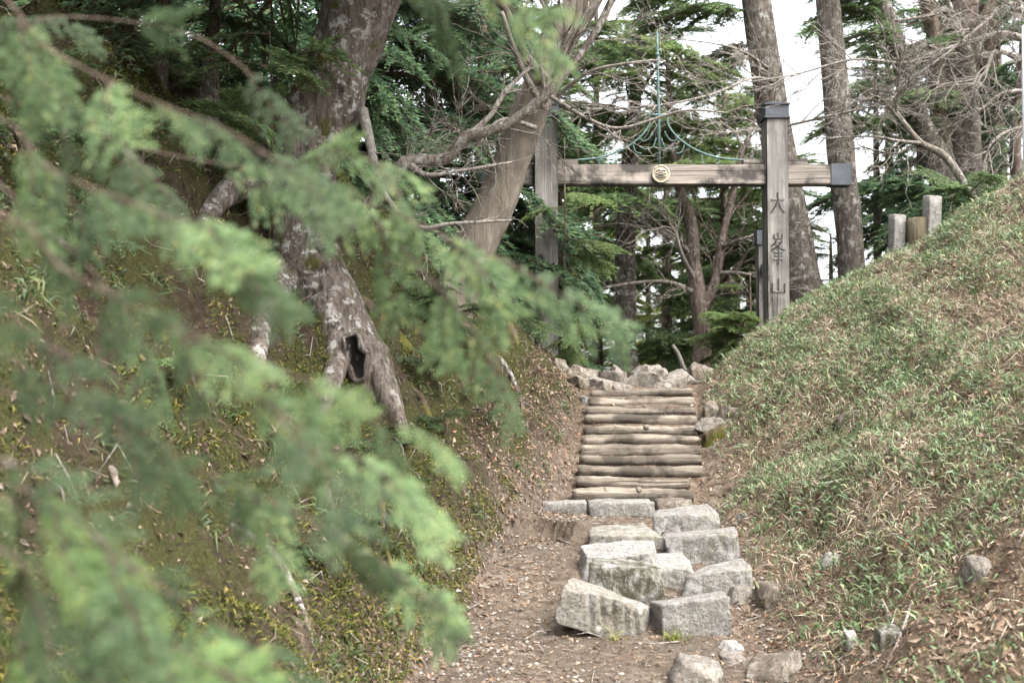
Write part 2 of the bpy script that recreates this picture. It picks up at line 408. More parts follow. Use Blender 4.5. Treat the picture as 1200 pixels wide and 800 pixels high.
M['stone_moss'] = stone_mat('mossy_granite', (.27, .255, .23), moss_amt=.85)
M['stone_warm'] = stone_mat('buff_sandstone', (.24, .22, .185), moss_amt=.15, warm_amt=.45)
M['stone_pale'] = stone_mat('pale_granite', (.29, .275, .255), lich=(.40, .385, .365), moss_amt=.1)
M['stone_brown'] = stone_mat('brown_rock', (.155, .125, .10), lich=(.28, .26, .225), moss_amt=.3)
M['rubble'] = stone_mat('grey_brown_rubble', (.21, .185, .16), lich=(.33, .305, .275), moss_amt=.1)

# ------------------------------------------------------------------ ground sheet (one grid split into path, banks and land beyond)
def axis(lo, hi, a, b, step, g=1.25):
    c = list(np.arange(a, b + step / 2, step)); s = step; x = a; L = []
    while x > lo: s *= g; x -= s; L.append(x)
    s = step; x = b; U = []
    while x < hi: s *= g; x += s; U.append(x)
    return np.array(L[::-1] + c + U)
gx = axis(-600, 600, -4.5, 6.6, .045); gy = axis(-60, 1200, 2.0, 14.6, .045)
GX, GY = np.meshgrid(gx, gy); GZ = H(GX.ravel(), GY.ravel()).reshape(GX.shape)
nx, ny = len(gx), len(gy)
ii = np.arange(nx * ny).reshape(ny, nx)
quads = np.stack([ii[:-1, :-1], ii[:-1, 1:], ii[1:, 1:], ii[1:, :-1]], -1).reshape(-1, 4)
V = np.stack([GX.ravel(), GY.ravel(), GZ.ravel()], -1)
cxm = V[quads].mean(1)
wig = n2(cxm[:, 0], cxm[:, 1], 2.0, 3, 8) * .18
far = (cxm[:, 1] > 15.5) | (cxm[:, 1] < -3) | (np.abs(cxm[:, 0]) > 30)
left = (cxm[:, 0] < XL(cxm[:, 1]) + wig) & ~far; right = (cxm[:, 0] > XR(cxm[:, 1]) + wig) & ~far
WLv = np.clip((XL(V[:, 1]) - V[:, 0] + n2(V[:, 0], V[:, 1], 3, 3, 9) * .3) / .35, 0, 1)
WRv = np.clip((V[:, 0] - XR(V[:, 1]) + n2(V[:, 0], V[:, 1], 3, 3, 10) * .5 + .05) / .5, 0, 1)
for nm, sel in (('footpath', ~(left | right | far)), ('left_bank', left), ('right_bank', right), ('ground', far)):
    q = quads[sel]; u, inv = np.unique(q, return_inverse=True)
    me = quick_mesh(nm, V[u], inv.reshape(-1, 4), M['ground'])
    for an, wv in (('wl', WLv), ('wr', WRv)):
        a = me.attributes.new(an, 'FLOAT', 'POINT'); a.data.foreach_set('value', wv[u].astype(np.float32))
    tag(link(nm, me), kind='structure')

# ------------------------------------------------------------------ rocks
def rock_data(name, dims, mat, seed, n=20, rnd=.045, warp=.13, cuts=8, lump=.06, cut_lo=.70, rot=None, grooves=None, corners=None):
    rg = np.random.default_rng(seed); g = np.linspace(-1, 1, n + 1); idx = {}; V = []; F = []
    def vid(p):
        k = tuple(np.round(p, 5))
        if k not in idx: idx[k] = len(V); V.append(p)
        return idx[k]
    for ax in range(3):
        for sg in (-1, 1):
            o = [(1, 2), (2, 0), (0, 1)][ax]
            G = np.empty((n + 1, n + 1), int)
            for a in range(n + 1):
                for b in range(n + 1):
                    p = [0, 0, 0]; p[ax] = sg; p[o[0]] = g[a]; p[o[1]] = g[b]; G[a, b] = vid(p)
            for a in range(n):
                for b in range(n):
                    f = (G[a, b], G[a + 1, b], G[a + 1, b + 1], G[a, b + 1]); F.append(f if sg > 0 else f[::-1])
    P = np.array(V, float)
    q = np.clip(P, -(1 - rnd), 1 - rnd); P = q + rnd * unit(P - q) * (np.linalg.norm(P - q, axis=1, keepdims=True) > 0)
    for _ in range(cuts):
        nn = unit(rg.normal(size=3)); lim = (np.abs(nn).sum()) * rg.uniform(cut_lo, cut_lo + .14)
        e = np.maximum(0, P @ nn - lim); P = P - e[:, None] * nn
    off = rg.uniform(-warp, warp, (2, 2, 2, 3)); t = (P + 1) / 2; Wp = np.zeros_like(P)
    for a in (0, 1):
        for b in (0, 1):
            for c in (0, 1):
                wg = (t[:, 0] if a else 1 - t[:, 0]) * (t[:, 1] if b else 1 - t[:, 1]) * (t[:, 2] if c else 1 - t[:, 2])
                Wp += wg[:, None] * off[a, b, c]
    if corners is None: P = (P + Wp) * np.asarray(dims) / 2
    else: P = sum(((t[:, 0] if a else 1 - t[:, 0]) * (t[:, 1] if b else 1 - t[:, 1]) * (t[:, 2] if c else 1 - t[:, 2]))[:, None] * corners[a][b][c] for a in (0, 1) for b in (0, 1) for c in (0, 1))
    if grooves:
        gd, gw, gx_ = grooves; fm = P[:, 1] < -dims[1] * .28
        P[:, 1] += fm * gd * sum(np.exp(-((P[:, 0] / dims[0] * 2 - q_ + .08 * P[:, 2] / dims[2]) / gw) ** 2) for q_ in gx_)
    D = unit(P); s0 = float(np.mean(dims))
    P = P + D * (lump * s0 * fbm(P / s0 * 4 + seed, 3, seed % 97) + .25 * lump * s0 * fbm(P / s0 * 14 + seed, 3, seed % 89))[:, None]
    if rot is not None: P = P @ np.array(Euler(rot).to_matrix()).T
    return quick_mesh(name, P, np.array(F), mat)

def rock(name, label, cat, x0, x1, y0, y1, Y, depth, mat, seed, yaw=0, roll=0, pitch=0, group=None, sink=.06, pad=1.0, **kw):
    if name == 'rock':
        Y = ground_hit((x0 + x1) / 2, y1); kw = dict(warp=.3, cuts=8, cut_lo=.56, lump=.08, n=12); y0 = y0 + (y1 - y0) * .25; sink = .1
    c = at((x0 + x1) / 2, (y0 + y1) / 2, Y); k = Y / FPX
    wd = (x1 - x0) * k * pad; hg = (y1 - y0) * k
    bot = c[2] - hg / 2; top = c[2] + hg / 2
    bot = min(bot, h1(c[0], Y + depth * .3)) - sink
    me = rock_data(name, (wd, depth, top - bot), mat, seed, rot=(R(pitch), R(roll), R(yaw)), **kw)
    o = link(name, me, loc=(c[0], Y + depth * .45, (top + bot) / 2))
    return tag(o, label, cat, group)

g = 'stone blocks of the rough steps'
def block(label, mat, seed, Y, dep, fTL, fTR, fBR, fBL, bTL, bTR, grooves=None):
    """hewn block from the pixel corners of its front face and of its top back edge"""
    F_ = [at(*q, Y) for q in (fTL, fTR, fBR, fBL)]; K_ = [at(*q, Y + dep) for q in (bTL, bTR)]
    for q in F_[2:]: q[2] = (min(q[2], h1(q[0], Y)) - .05) if seed != 11 else q[2] - .025
    low = [np.array([q[0], q[1], min(h1(q[0], q[1]) - .05, q[2] - .15)]) for q in K_]
    cn = [[[F_[3], F_[0]], [low[0], K_[0]]], [[F_[2], F_[1]], [low[1], K_[1]]]]
    cen = sum(cn[i][j][k] for i in (0, 1) for j in (0, 1) for k in (0, 1)) / 8
    cn = [[[(cn[i][j][k] - cen) * 1.07 for k in (0, 1)] for j in (0, 1)] for i in (0, 1)]
    wd = np.linalg.norm(F_[1] - F_[0])
    me = rock_data('stone_block', (wd, dep, F_[0][2] - F_[3][2]), mat, seed, n=40 if grooves else 24, rnd=.05, cuts=7, cut_lo=.80, lump=.055, grooves=grooves, corners=cn)
    tag(link('stone_block', me, loc=tuple(cen)), label, 'stone', 'stone blocks of the rough steps')
def q4(*c): return [(640 + x / 4, 560 + y / 4) for x, y in c]
block('large tilted grey block with carved grooves at the front left of the stones', M['stone_warm'], 11, 6.95, .24, *q4((100, 505), (440, 612), (432, 768), (40, 650), (135, 465), (484, 598)), grooves=(.02, .05, (-.45, -.15, .15, .45, .7)))
block('large grey block at the front right of the stones with a grass tuft beneath', M['stone'], 12, 6.95, .26, *q4((545, 596), (848, 562), (866, 722), (562, 766), (490, 580), (812, 530)))
block('pale-topped block with a dark mossy face behind the two front blocks', M['stone_moss'], 13, 7.35, .28, *q4((212, 405), (540, 438), (548, 600), (205, 520), (236, 376), (515, 394)))
block('notched pale block wedged right of the mossy-faced block', M['stone_pale'], 24, 7.62, .3, *q4((540, 438), (692, 412), (660, 545), (545, 565), (385, 370), (625, 350)))
block('pale block with white drill grooves leaning at the left of the stones', M['stone_pale'], 15, 7.75, .26, *q4((212, 390), (505, 352), (508, 430), (165, 470), (168, 316), (496, 284)), grooves=(.02, .045, (-.3, .25, .65)))
block('low slanting grey slab at the right side of the stones', M['stone'], 16, 7.5, .32, *q4((642, 468), (958, 420), (965, 465), (640, 535), (780, 405), (915, 380)))
block('flat buff-topped slab behind the grooved block', M['stone_warm'], 17, 8.2, .4, *q4((212, 268), (558, 275), (560, 335), (205, 310), (225, 226), (480, 210)))
block('long grey block with a dark moss stain right of the buff slab', M['stone_stain'], 18, 8.0, .32, *q4((562, 282), (892, 258), (906, 342), (600, 395), (572, 262), (872, 232)))
block('clean grey block topmost of the stones, nearest the log steps', M['stone'], 19, 8.5, .36, *q4((503, 182), (802, 168), (802, 242), (525, 258), (530, 150), (748, 124)))
rock('stone_slab', 'flat grey slab lying at the foot of the log steps, leftmost of three', 'stone', 634, 690, 588, 601, 9.45, .24, M['stone'], 20, group='slabs at the foot of the log steps', n=10)
rock('stone_slab', 'longest flat slab at the foot of the log steps, middle of three', 'stone', 691, 768, 587, 604, 9.4, .26, M['stone'], 21, group='slabs at the foot of the log steps', n=10)
rock('stone_slab', 'small slab at the foot of the log steps behind the topmost block', 'stone', 772, 812, 587, 598, 9.5, .2, M['stone_brown'], 22, group='slabs at the foot of the log steps', n=10)
rock('rock', 'flat brown rock half buried right of the low slanting slab', 'rock', 846, 890, 682, 708, 7.15, .3, M['rubble'], 31, yaw=20, n=10, warp=.2)
rock('rock', 'dark rounded rock at the right path edge under bamboo grass', 'rock', 893, 920, 675, 715, 7.1, .25, M['stone_brown'], 32, n=10, warp=.2, rnd=.4)
rock('rock', 'grey rock cut off by the bottom edge of the picture', 'rock', 782, 846, 772, 806, 6.05, .26, M['rubble'], 33, yaw=10, n=10, warp=.2)
rock('rock', 'angular brown rock at the bottom right of the path', 'rock', 888, 950, 764, 802, 6.15, .28, M['stone_brown'], 34, yaw=-25, roll=-14, n=10, warp=.22)
rock('rock', 'small pale flat stone near the bottom rocks on the path', 'rock', 840, 872, 752, 766, 6.6, .16, M['stone_pale'], 35, n=8, warp=.2)
rock('rock', 'small flat stone right of the front right block', 'rock', 850, 882, 768, 780, 6.35, .15, M['rubble'], 40, n=8, warp=.2)
rock('rock', 'pale angular stone set in the grassy right bank', 'rock', 966, 988, 644, 666, 7.3, .12, M['stone_pale'], 36, n=8, warp=.2, yaw=30)
rock('rock', 'mossy rock poking out of the lower right bank beside dead stalks', 'rock', 1030, 1062, 726, 756, 6.0, .16, M['stone_moss'], 37, n=8, warp=.2, rnd=.3)
rock('rock', 'small grey stone in the litter of the lower right bank', 'rock', 992, 1012, 742, 758, 6.2, .1, M['stone_pale'], 41, n=8, warp=.2)
rock('rock', 'grey rock showing through the grass near the right picture edge', 'rock', 1140, 1166, 645, 674, 6.6, .14, M['rubble'], 42, n=8, warp=.2, yaw=20)
rock('rock', 'small grey rock beside the topmost stone block', 'rock', 862, 880, 600, 610, 8.8, .12, M['stone'], 38, n=8, warp=.2)
rock('rock', 'dark moss-covered rock right of the middle log steps', 'rock', 822, 852, 497, 520, 10.7, .25, M['mossy_bark'], 39, n=10, warp=.15, rnd=.4)
rock('rock', 'flat grey rock above the moss-covered rock beside the log steps', 'rock', 822, 858, 484, 502, 11.1, .25, M['rubble'], 43, n=10, warp=.2, yaw=-12)
rock('rock', 'brown upright rock right of the upper log steps', 'rock', 826, 846, 466, 490, 11.6, .22, M['stone_brown'], 44, n=10, warp=.2)
rock('rock', 'second brown rock right of the upper log steps, nearer the grass', 'rock', 843, 864, 468, 494, 11.5, .22, M['stone_brown'], 45, n=10, warp=.2, roll=20)
rock('rock', 'small grey stone at the left end of the second log from the top', 'rock', 680, 692, 459, 475, 11.75, .14, M['stone'], 46, n=8, warp=.2)
for a_, b_, c_, d_, sd_, lab in ((982, 1002, 478, 500, 482, 'dark brown clod put in for a shaded hollow in the grass at the middle of the right bank'),):
    rock('rock', lab, 'rock', a_, b_, c_, d_, 8, .22, M['stone_brown'], sd_)  # dark clod added in place of a shaded hollow in the grass
g = 'rubble at the top of the log steps'
TOPR = [((636, 668, 418, 440, 12.6), 'rubble rock highest up the left bank beside the rubble heap'), ((662, 698, 430, 452, 12.5), 'dark rock at the left end of the rubble above the log steps'),
        ((690, 718, 438, 458, 12.35), 'small rock left of the pointed slab in the rubble above the log steps'), ((708, 736, 434, 456, 12.5), 'upright rock in the left half of the rubble above the log steps'),
        ((730, 774, 436, 458, 12.35), 'broad pale slab at the middle of the rubble above the log steps'), ((764, 790, 430, 446, 12.75), 'rock at the back of the rubble behind the broad pale slab'),
        ((770, 806, 442, 458, 12.3), 'leaning slab right of the middle of the rubble above the log steps'), ((786, 818, 434, 452, 12.6), 'angular rock near the right end of the rubble above the log steps'),
        ((700, 716, 446, 460, 12.2), 'small stone at the left end just behind the topmost log'), ((720, 742, 448, 461, 12.15), 'flat pale stone behind the left half of the topmost log'), ((768, 792, 449, 461, 12.12), 'flat stone behind the right half of the topmost log'), ((744, 766, 426, 444, 12.8), 'rock at the back of the rubble left of its middle'), ((716, 732, 427, 440, 12.85), 'small rock at the back left of the rubble above the log steps'), ((826, 842, 440, 456, 12.4), 'small earthy stone where the rubble meets the right bank'), ((668, 684, 440, 458, 12.2), 'small dark stone left of the topmost log'),
        ((812, 838, 426, 442, 12.9), 'small dark rock at the right end of the rubble under the grass'), ((742, 764, 456, 460, 12.1), 'flat stone lying just behind the topmost log'), ((796, 816, 454, 460, 12.1), 'wedge stone at the right end of the topmost log')]
for k, ((a, b, c, d, Y), lab) in enumerate(TOPR):
    rock('rubble_rock', lab, 'rock', a, b, c, d, Y, .32, M['stone_brown'] if (k == 0 or 'dark' in lab or 'earthy' in lab) else M['rubble'], 60 + k, yaw=(k * 47) % 60 - 30, roll=(k * 31) % 36 - 18, group=g, n=12, warp=.34, cuts=9, cut_lo=.52, lump=.09, pad=1.25)

# grooves scratched into two blocks: thin pale ribs lie on the drilled faces (drill marks of the quarry)

# ------------------------------------------------------------------ log steps
LOGY = [579, 565.5, 551.5, 539.5, 528, 515.5, 504, 493, 483, 472, 460.5]
LX0 = [671, 675, 677, 679, 681, 683, 684, 685, 686, 690, 692]
LX1 = [812, 808, 824, 822, 820, 819, 817, 816, 815, 813, 811]
LTH = [13.5, 12, 12, 10.5, 13, 12, 11, 11.5, 9.5, 13.5, 9]
base = at(745, 585, 9.9)
stair = empty('log_staircase', (base[0], base[1], h1(base[0], base[1])), 'flight of eleven weathered log steps climbing between the two banks', 'steps')
org = np.array(stair.location); rg = np.random.default_rng(4)
for i, py in enumerate(LOGY):
    Y = 9.9 + .2 * i; a = at(LX0[i], py + rg.uniform(-1.2, 1.2), Y + rg.uniform(-.02, .02)); b = at(LX1[i], py + rg.uniform(-1.2, 1.2), Y + rg.uniform(-.02, .02))
    n = 26; t = np.linspace(0, 1, n)[:, None]; P = a + (b - a) * t
    P[:, 2] += .010 * np.sin(t[:, 0] * 5 + i) + rg.uniform(-.003, .003, n); P[:, 1] += .012 * np.sin(t[:, 0] * 4 + 2 * i)
    r = LTH[i] * Y / FPX / 2 * (1.04 + .10 * np.sin(t[:, 0] * 3 + i * 1.7)); r[0] *= .86; r[-1] *= .86
    B = MB(); B.tube(P, r * 1.06, 16, 0, .42, 30 + i, 5)
    if i in (0, 6):
        for kx in (.28, .55): pk = a + (b - a) * kx; B.tube([pk + [0, -r.mean() * .2, r.mean() * .7], pk + [0, -r.mean() * .45, r.mean() * 1.25]], [.034, .024], 8, 0, .3, 5, 20)
    link('log', B.mesh('log', M['log'], org), stair)
# ------------------------------------------------------------------ wooden gate
GYd = 14.0; kg = GYd / FPX
gate = empty('wooden_gate', tuple(at(773, 420, GYd)), 'weathered grey timber gate with inscribed post, crossbeam and green iron crest', 'gate')
org = np.array(gate.location)
def gpart(name, B, mat, parent=gate, smooth=False): return link(name, B.mesh(name, mat, org), parent)
def gate_post(pxc, ytop, wpx, glen):
    c = at(pxc, ytop, GYd); top = c[2]; gz = h1(c[0], GYd) - .15; wd = wpx * kg
    B = MB(); B.box((c[0], GYd, (top + gz) / 2), (wd, wd, top - gz), bev=.012)
    p = gpart('post', B, M['gate_post'])
    B = MB(); z0 = top - 22 * kg * .0
    B.box((c[0], GYd, top + 6.5 * kg), (wd + .022, wd + .022, 15 * kg), bev=.004); B.box((c[0], GYd, top - 1.5 * kg), (wd + .05, wd + .05, 2.4 * kg), bev=.004)
    q = wd / 2 + .025; zt = top + 14 * kg + .001
    B.box((c[0], GYd, zt), (2 * q, 2 * q, 1.6 * kg), bev=.003)
    V = [(c[0] - q, GYd - q, zt + .009), (c[0] + q, GYd - q, zt + .009), (c[0] + q, GYd + q, zt + .009), (c[0] - q, GYd + q, zt + .009), (c[0], GYd, zt + .07)]
    B.add(V, [(0, 1, 4), (1, 2, 4), (2, 3, 4), (3, 0, 4)])
    gpart('cap', B, M['cap'], p)
    return p, c[0], wd
pR, xr, wr = gate_post(907.5, 139, 26, 0)
pL, xl, wl = gate_post(639.5, 139, 28, 0)
zb = at(773, 206, GYd)[2]; hb = 24 * kg
x_end = at(995, 206, GYd)[0]; x_st = xl - (x_end - xr)
B = MB(); B.box(((x_st + x_end) / 2, GYd + .0, zb), (x_end - x_st, .19, hb), bev=.012); beam = gpart('crossbeam', B, M['gate_beam'])
for (xa, xb) in ((x_end - 24 * kg, x_end + .004), (x_st - .004, x_st + 24 * kg)):
    B = MB(); B.box(((xa + xb) / 2, GYd, zb), (xb - xa, .204, hb + .016), bev=.004); gpart('end_cap', B, M['cap'], beam)
for xc in (xr, xl):                      # saddle boards where the beam passes the posts
    B = MB(); B.box((xc, GYd + .03, zb + hb / 2 + 3.6 * kg), (76 * kg, .14, 7 * kg), bev=.006); gpart('saddle_board', B, M['gate_beam'], beam)
# rear bracing posts with ties
for xc in (xr + .055, xl + .03):
    gz = h1(xc, GYd + 1.0) - .1; zt = at(893, 286, GYd + 1.0)[2]
    B = MB(); B.box((xc, GYd + 1.0, (gz + zt) / 2), (.15, .15, zt - gz), bev=.01); p = gpart('rear_post', B, M['gate_post'])
    B = MB(); B.box((xc, GYd + 1.0, zt + .08), (.18, .18, .2), bev=.004); gpart('cap', B, M['cap'], p)
    B = MB(); B.box((xc, GYd + .56, zt - .35), (.07, .72, .13), bev=.006); gpart('tie_beam', B, M['gate_post'], p)
# inscription
GLY = {'dai': [[(.08, .66), (.92, .66)], [(.5, 1), (.5, .66), (.36, .36), (.06, .02)], [(.52, .64), (.68, .3), (.96, .02)]],
       'mine': [[(.5, 1.02), (.5, .84)], [(.24, .96), (.24, .84), (.76, .84)], [(.76, .96), (.76, .84)], [(.42, .8), (.3, .68), (.1, .58)], [(.32, .72), (.72, .72), (.5, .56), (.1, .44)],
                [(.34, .66), (.6, .52), (.94, .44)], [(.26, .36), (.74, .36)], [(.3, .25), (.7, .25)], [(.2, .13), (.8, .13)], [(.5, .46), (.5, -.04)]],
       'yama': [[(.5, 1), (.5, .06)], [(.08, .62), (.08, .04), (.92, .04)], [(.92, .62), (.92, .0)]]}
for gname, (y0, y1), wpx in (('dai', (228, 251), 17), ('mine', (275, 309), 18), ('yama', (328, 343), 17)):
    B = MB(); yf = GYd - wr / 2 - .004
    zt, zb0 = at(907, y0, GYd)[2], at(907, y1, GYd)[2]
    for st in GLY[gname]:
        for (a, b) in zip(st[:-1], st[1:]):
            pa = np.array([xr + (a[0] - .5) * wpx * kg, yf, zb0 + a[1] * (zt - zb0)]); pb = np.array([xr + (b[0] - .5) * wpx * kg, yf, zb0 + b[1] * (zt - zb0)])
            d = pb - pa; L = np.linalg.norm(d); ang = math.atan2(d[2], d[0]); ca, sa = math.cos(ang), math.sin(ang)
            B.box((pa + pb) / 2, (L + .012, .008, .022), rot=[[ca, 0, -sa], [0, 1, 0], [sa, 0, ca]], bev=.003)
    o = gpart('character', B, M['carved'], pR)
# round emblem
ec = at(773, 206, GYd); er = 10.3 * kg; yf = GYd - .095
B = MB(); B.tube([(ec[0], yf - .03, ec[2]), (ec[0], yf + .01, ec[2])], [er, er], 32); emb = gpart('emblem', B, M['emblem'], beam)
B = MB(); th = np.linspace(0, 2 * math.pi, 33); P = np.stack([ec[0] + er * .93 * np.cos(th), np.full(33, yf - .032), ec[2] + er * .93 * np.sin(th)], -1); B.tube(P, .010, 6, cap=False); link('emblem_rim', B.mesh('emblem_rim', M['emblem'], org), beam); B = MB()
for st in ([(-.62, .1), (-.3, -.02), (0, -.08), (.3, -.02), (.62, .1)], [(-.5, .3), (-.2, .52), (.05, .3), (.3, .46), (.52, .28)], [(-.55, -.3), (-.2, -.42), (.2, -.42), (.55, -.3)], [(-.25, .12), (0, .24), (.25, .12)], [(-.3, -.2), (.3, -.2)]):
    B.tube(spline([(ec[0] + a * er, yf - .034, ec[2] + b * er) for a, b in st], 9), .009, 5)
link('emblem_relief', B.mesh('emblem_relief', M['gate_beam'], org), beam)
# green iron crest above the beam
B = MB(); B.tube([at(772.5, 195, GYd), at(772, 135, GYd), at(770.5, 60, GYd), at(770, 36, GYd)], [.021, .019, .015, .009], 8); rod = gpart('finial_rod', B, M['patina'])
B = MB(); p = at(770.5, 64, GYd); B.tube([p - [0, 0, .03], p, p + [0, 0, .03]], [.012, .03, .012], 8); B.tube([at(770, 40, GYd) - [.05, 0, 0], at(770, 40, GYd) + [.05, 0, 0]], .006, 6); link('finial_knob', B.mesh('k', M['patina'], org), rod)
B = MB(); B.tube([at(758, 135, GYd), at(786, 135, GYd)], .018, 8); B.tube([at(760, 135, GYd), at(760, 131, GYd)], .014, 8); B.tube([at(784, 135, GYd), at(784, 131, GYd)], .014, 8); link('crosspiece', B.mesh('c', M['patina'], org), rod)
for sgn in (-1, 1):
    f = (lambda x: 772 + sgn * x)
    B = MB(); B.tube(spline([at(f(11), 135, GYd), at(f(11), 146, GYd), at(f(22), 161, GYd), at(f(42), 175, GYd), at(f(68), 184.5, GYd), at(f(95), 187.5, GYd), at(f(117), 188.5, GYd)], 40), .0125, 8); bar = gpart('arch_bar', B, M['patina'])
    for sc in ([(3, 162), (7, 172), (15, 175), (23, 172)], [(7, 154), (12, 163), (19, 165), (23, 159)], [(50, 181), (51, 189), (53, 193)], [(68, 193), (71, 189), (69, 186), (66, 188)], [(30, 170), (27, 178), (20, 180)]):
        B = MB(); B.tube(spline([at(f(a), b, GYd) for a, b in sc], 12), .0075, 6); link('scroll', B.mesh('s', M['patina'], org), bar)

# ------------------------------------------------------------------ boughs (shared meshes)
def leaf_quads(base, d, nrm, L, Wd, fold=.25):
    """folded diamond leaves: 4 vertices, 2 triangles each"""
    d = unit(d); sd_ = unit(np.cross(d, nrm)); up = np.cross(sd_, d); L = np.asarray(L)[:, None]; Wd = np.asarray(Wd)[:, None]
    mid = base + d * L * .45
    V = np.stack([base, mid - sd_ * Wd / 2 + up * Wd * fold, base + d * L, mid + sd_ * Wd / 2 + up * Wd * fold], 1)
    k = np.arange(len(base)) * 4
    F = np.stack([np.stack([k, k + 2, k + 1], -1), np.stack([k, k + 3, k + 2], -1)], 1).reshape(-1, 3)
    return V.reshape(-1, 3), F
def bough(seed, style):
    """flat spray along +X, one unit long: (wood MB, leaf V, leaf F)"""
    rg = np.random.default_rng(seed); B = MB()
    if style == 'fir': nt_, tw, nl, ll, lw, droop, sag = 20, .48, 15, .075, .021, .16, .10
    elif style == 'hem': nt_, tw, nl, ll, lw, droop, sag = 24, .42, 18, .055, .018, .34, .22
    elif style == 'cyp': nt_, tw, nl, ll, lw, droop, sag = 9, .40, 11, .10, .034, .16, .12
    else: nt_, tw, nl, ll, lw, droop, sag = 12, .45, 16, .075, .045, .1, .1
    def ax(t): return np.stack([t, .04 * np.sin(t * 5 + seed), .10 * np.sin(t * 2.2) - droop * t ** 2], -1)
    t = np.linspace(0, 1, 9); B.tube(ax(t), .014 * (1 - t) + .003, 5)
    bs, ds, ns, Ls, Ws = [], [], [], [], []
    for i in range(nt_ * 2 + 1):
        tip = i == nt_ * 2; side = 1 if i % 2 else -1
        tt = .12 + .86 * (i // 2 + rg.uniform(0, 1)) / nt_ if not tip else .86
        tt = min(tt, .985)
        if not tip and rg.random() < .10: continue
        p0 = ax(np.array([tt]))[0]
        ln = tw * (.35 + .65 * math.sin(math.pi * min(1, (1.05 - tt) * 1.05) ** .8)) * rg.uniform(.65, 1.15) if not tip else .16
        an = side * rg.uniform(.65, 1.05) * (1.1 - .35 * tt) if not tip else 0
        d = np.array([math.cos(an), math.sin(an), -.1 + rg.uniform(-.18, .12)])
        m = max(3, int(nl * ln / tw + 2)); s = np.linspace(.06, 1, m)
        pts = p0 + d * ln * s[:, None]; pts[:, 2] -= sag * ln * s ** 2 * 2; pts += rg.normal(0, .006, pts.shape)
        B.tube(np.vstack([p0, pts[m // 2], pts[-1]]), [.005, .0035, .002], 3, cap=False)
        for sg in (-1, 1):
            for j in range(m):
                b_ = an + sg * rg.uniform(.5, 1.0)
                dd = np.array([math.cos(b_), math.sin(b_), rg.uniform(-.45, .15)])
                k = 2 if style in ('fir', 'hem') else 1
                bs.append(pts[j]); ds.append(dd); ns.append(unit(np.array([rg.normal(0, .35), rg.normal(0, .35), 1.0])))
                Ls.append(ll * rg.uniform(.7, 1.35) * (1.1 - .45 * s[j])); Ws.append(lw * rg.uniform(.7, 1.2))
        bs.append(pts[-1]); ds.append(d); ns.append(np.array([0, 0, 1.0])); Ls.append(ll * 1.1); Ws.append(lw)
        if style in ('fir', 'hem'):              # needles riding on the twig itself
            bs += list(pts[:-1]); ds += [d + rg.normal(0, .2, 3) for _ in pts[:-1]]; ns += [unit(np.array([rg.normal(0, .8), rg.normal(0, .8), 1.0])) for _ in pts[:-1]]
            Ls += [ll * .9] * (m - 1); Ws += [lw] * (m - 1)
    LV, LF = leaf_quads(np.array(bs), np.array(ds), np.array(ns), np.array(Ls), np.array(Ws))
    return B, LV, LF
_bc = {}
def bough_meshes(style, leaf, nvar=5):
    key = (style, leaf)
    if key not in _bc:
        L = []
        for s in range(nvar):
            B, LV, LF = bough(100 + s * 7 + len(style), style); B.add(LV, LF, 1)
            L.append(B.mesh('bough', [M['twigwood'], M[leaf]], smooth=False))
        _bc[key] = L
    return _bc[key]

def put_bough(parent, org, p, az, pitch, L, style, leaf, rg, roll=0, name='bough'):
    ms = bough_meshes(style, leaf); o = link(name, ms[rg.integers(len(ms))], parent)
    o.location = tuple(np.asarray(p) - org); o.rotation_euler = (roll, -pitch, az); f = 1 if rg.random() < .5 else -1
    o.scale = (L, L * f * rg.uniform(.85, 1.15), L * rg.uniform(.8, 1.2))
    return o

def trunk_path(pxs, Y, up=0, dY=0):
    """pxs: (px, py, width px) from the base upward -> points and radii, base carried down to the ground"""
    P = [at(a, b, Y + dY * i) for i, (a, b, c) in enumerate(pxs)]; r = [c * (Y + dY * i) / FPX / 2 for i, (a, b, c) in enumerate(pxs)]
    g = h1(P[0][0], P[0][1])
    if P[0][2] > g + .05: P.insert(0, np.array([P[0][0], P[0][1], g - .15])); r.insert(0, r[0] * 1.25)
    else: P.insert(0, P[0] - [0, 0, .3]); r.insert(0, r[0] * 1.1)
    if up:
        d = unit(P[-1] - P[-2]); P.append(P[-1] + d * up); r.append(r[-1] * .55)
    return np.array(P), np.array(r)
def tree(name, label, pxs, Y, bark, up=3, crown=None, cat='tree', seed=0, group=None, sides=12, lump=.12, dY=0, npt=26):
    P, r = trunk_path(pxs, Y, up, dY); n = npt; Q = spline(P, n); rr = np.interp(np.linspace(0, len(P) - 1, n), range(len(P)), r)
    rr[0] *= 1.25; rr[1] *= 1.06
    root = empty(name, tuple(P[0]), label, cat, group); org = P[0]
    B = MB(); B.tube(Q, rr, sides, 0, lump, seed, 5); link('trunk', B.mesh('trunk', M[bark], org), root)
    if crown: add_crown(root, org, Q, crown, seed)
    return root, org, Q
def add_crown(root, org, Q, cr, seed):
    rg = np.random.default_rng(seed + 900); c = link('crown', None, root); c.empty_display_size = .1
    zs = Q[:, 2]
    for (z0, z1, n, l0, l1, azlo, azhi, pit, style, leaf) in cr:
        for i in range(n):
            z = z0 + (z1 - z0) * (i + rg.random()) / n
            p = np.array([np.interp(z, zs, Q[:, k]) for k in range(3)]); p[2] = z
            az = R(rg.uniform(azlo, azhi)); L = l0 + (l1 - l0) * (z - z0) / (z1 - z0 + 1e-6)
            put_bough(c, org, p, az, R(pit + rg.normal(0, 9)), L * rg.uniform(.7, 1.2), style, leaf, rg, rg.normal(0, .2))

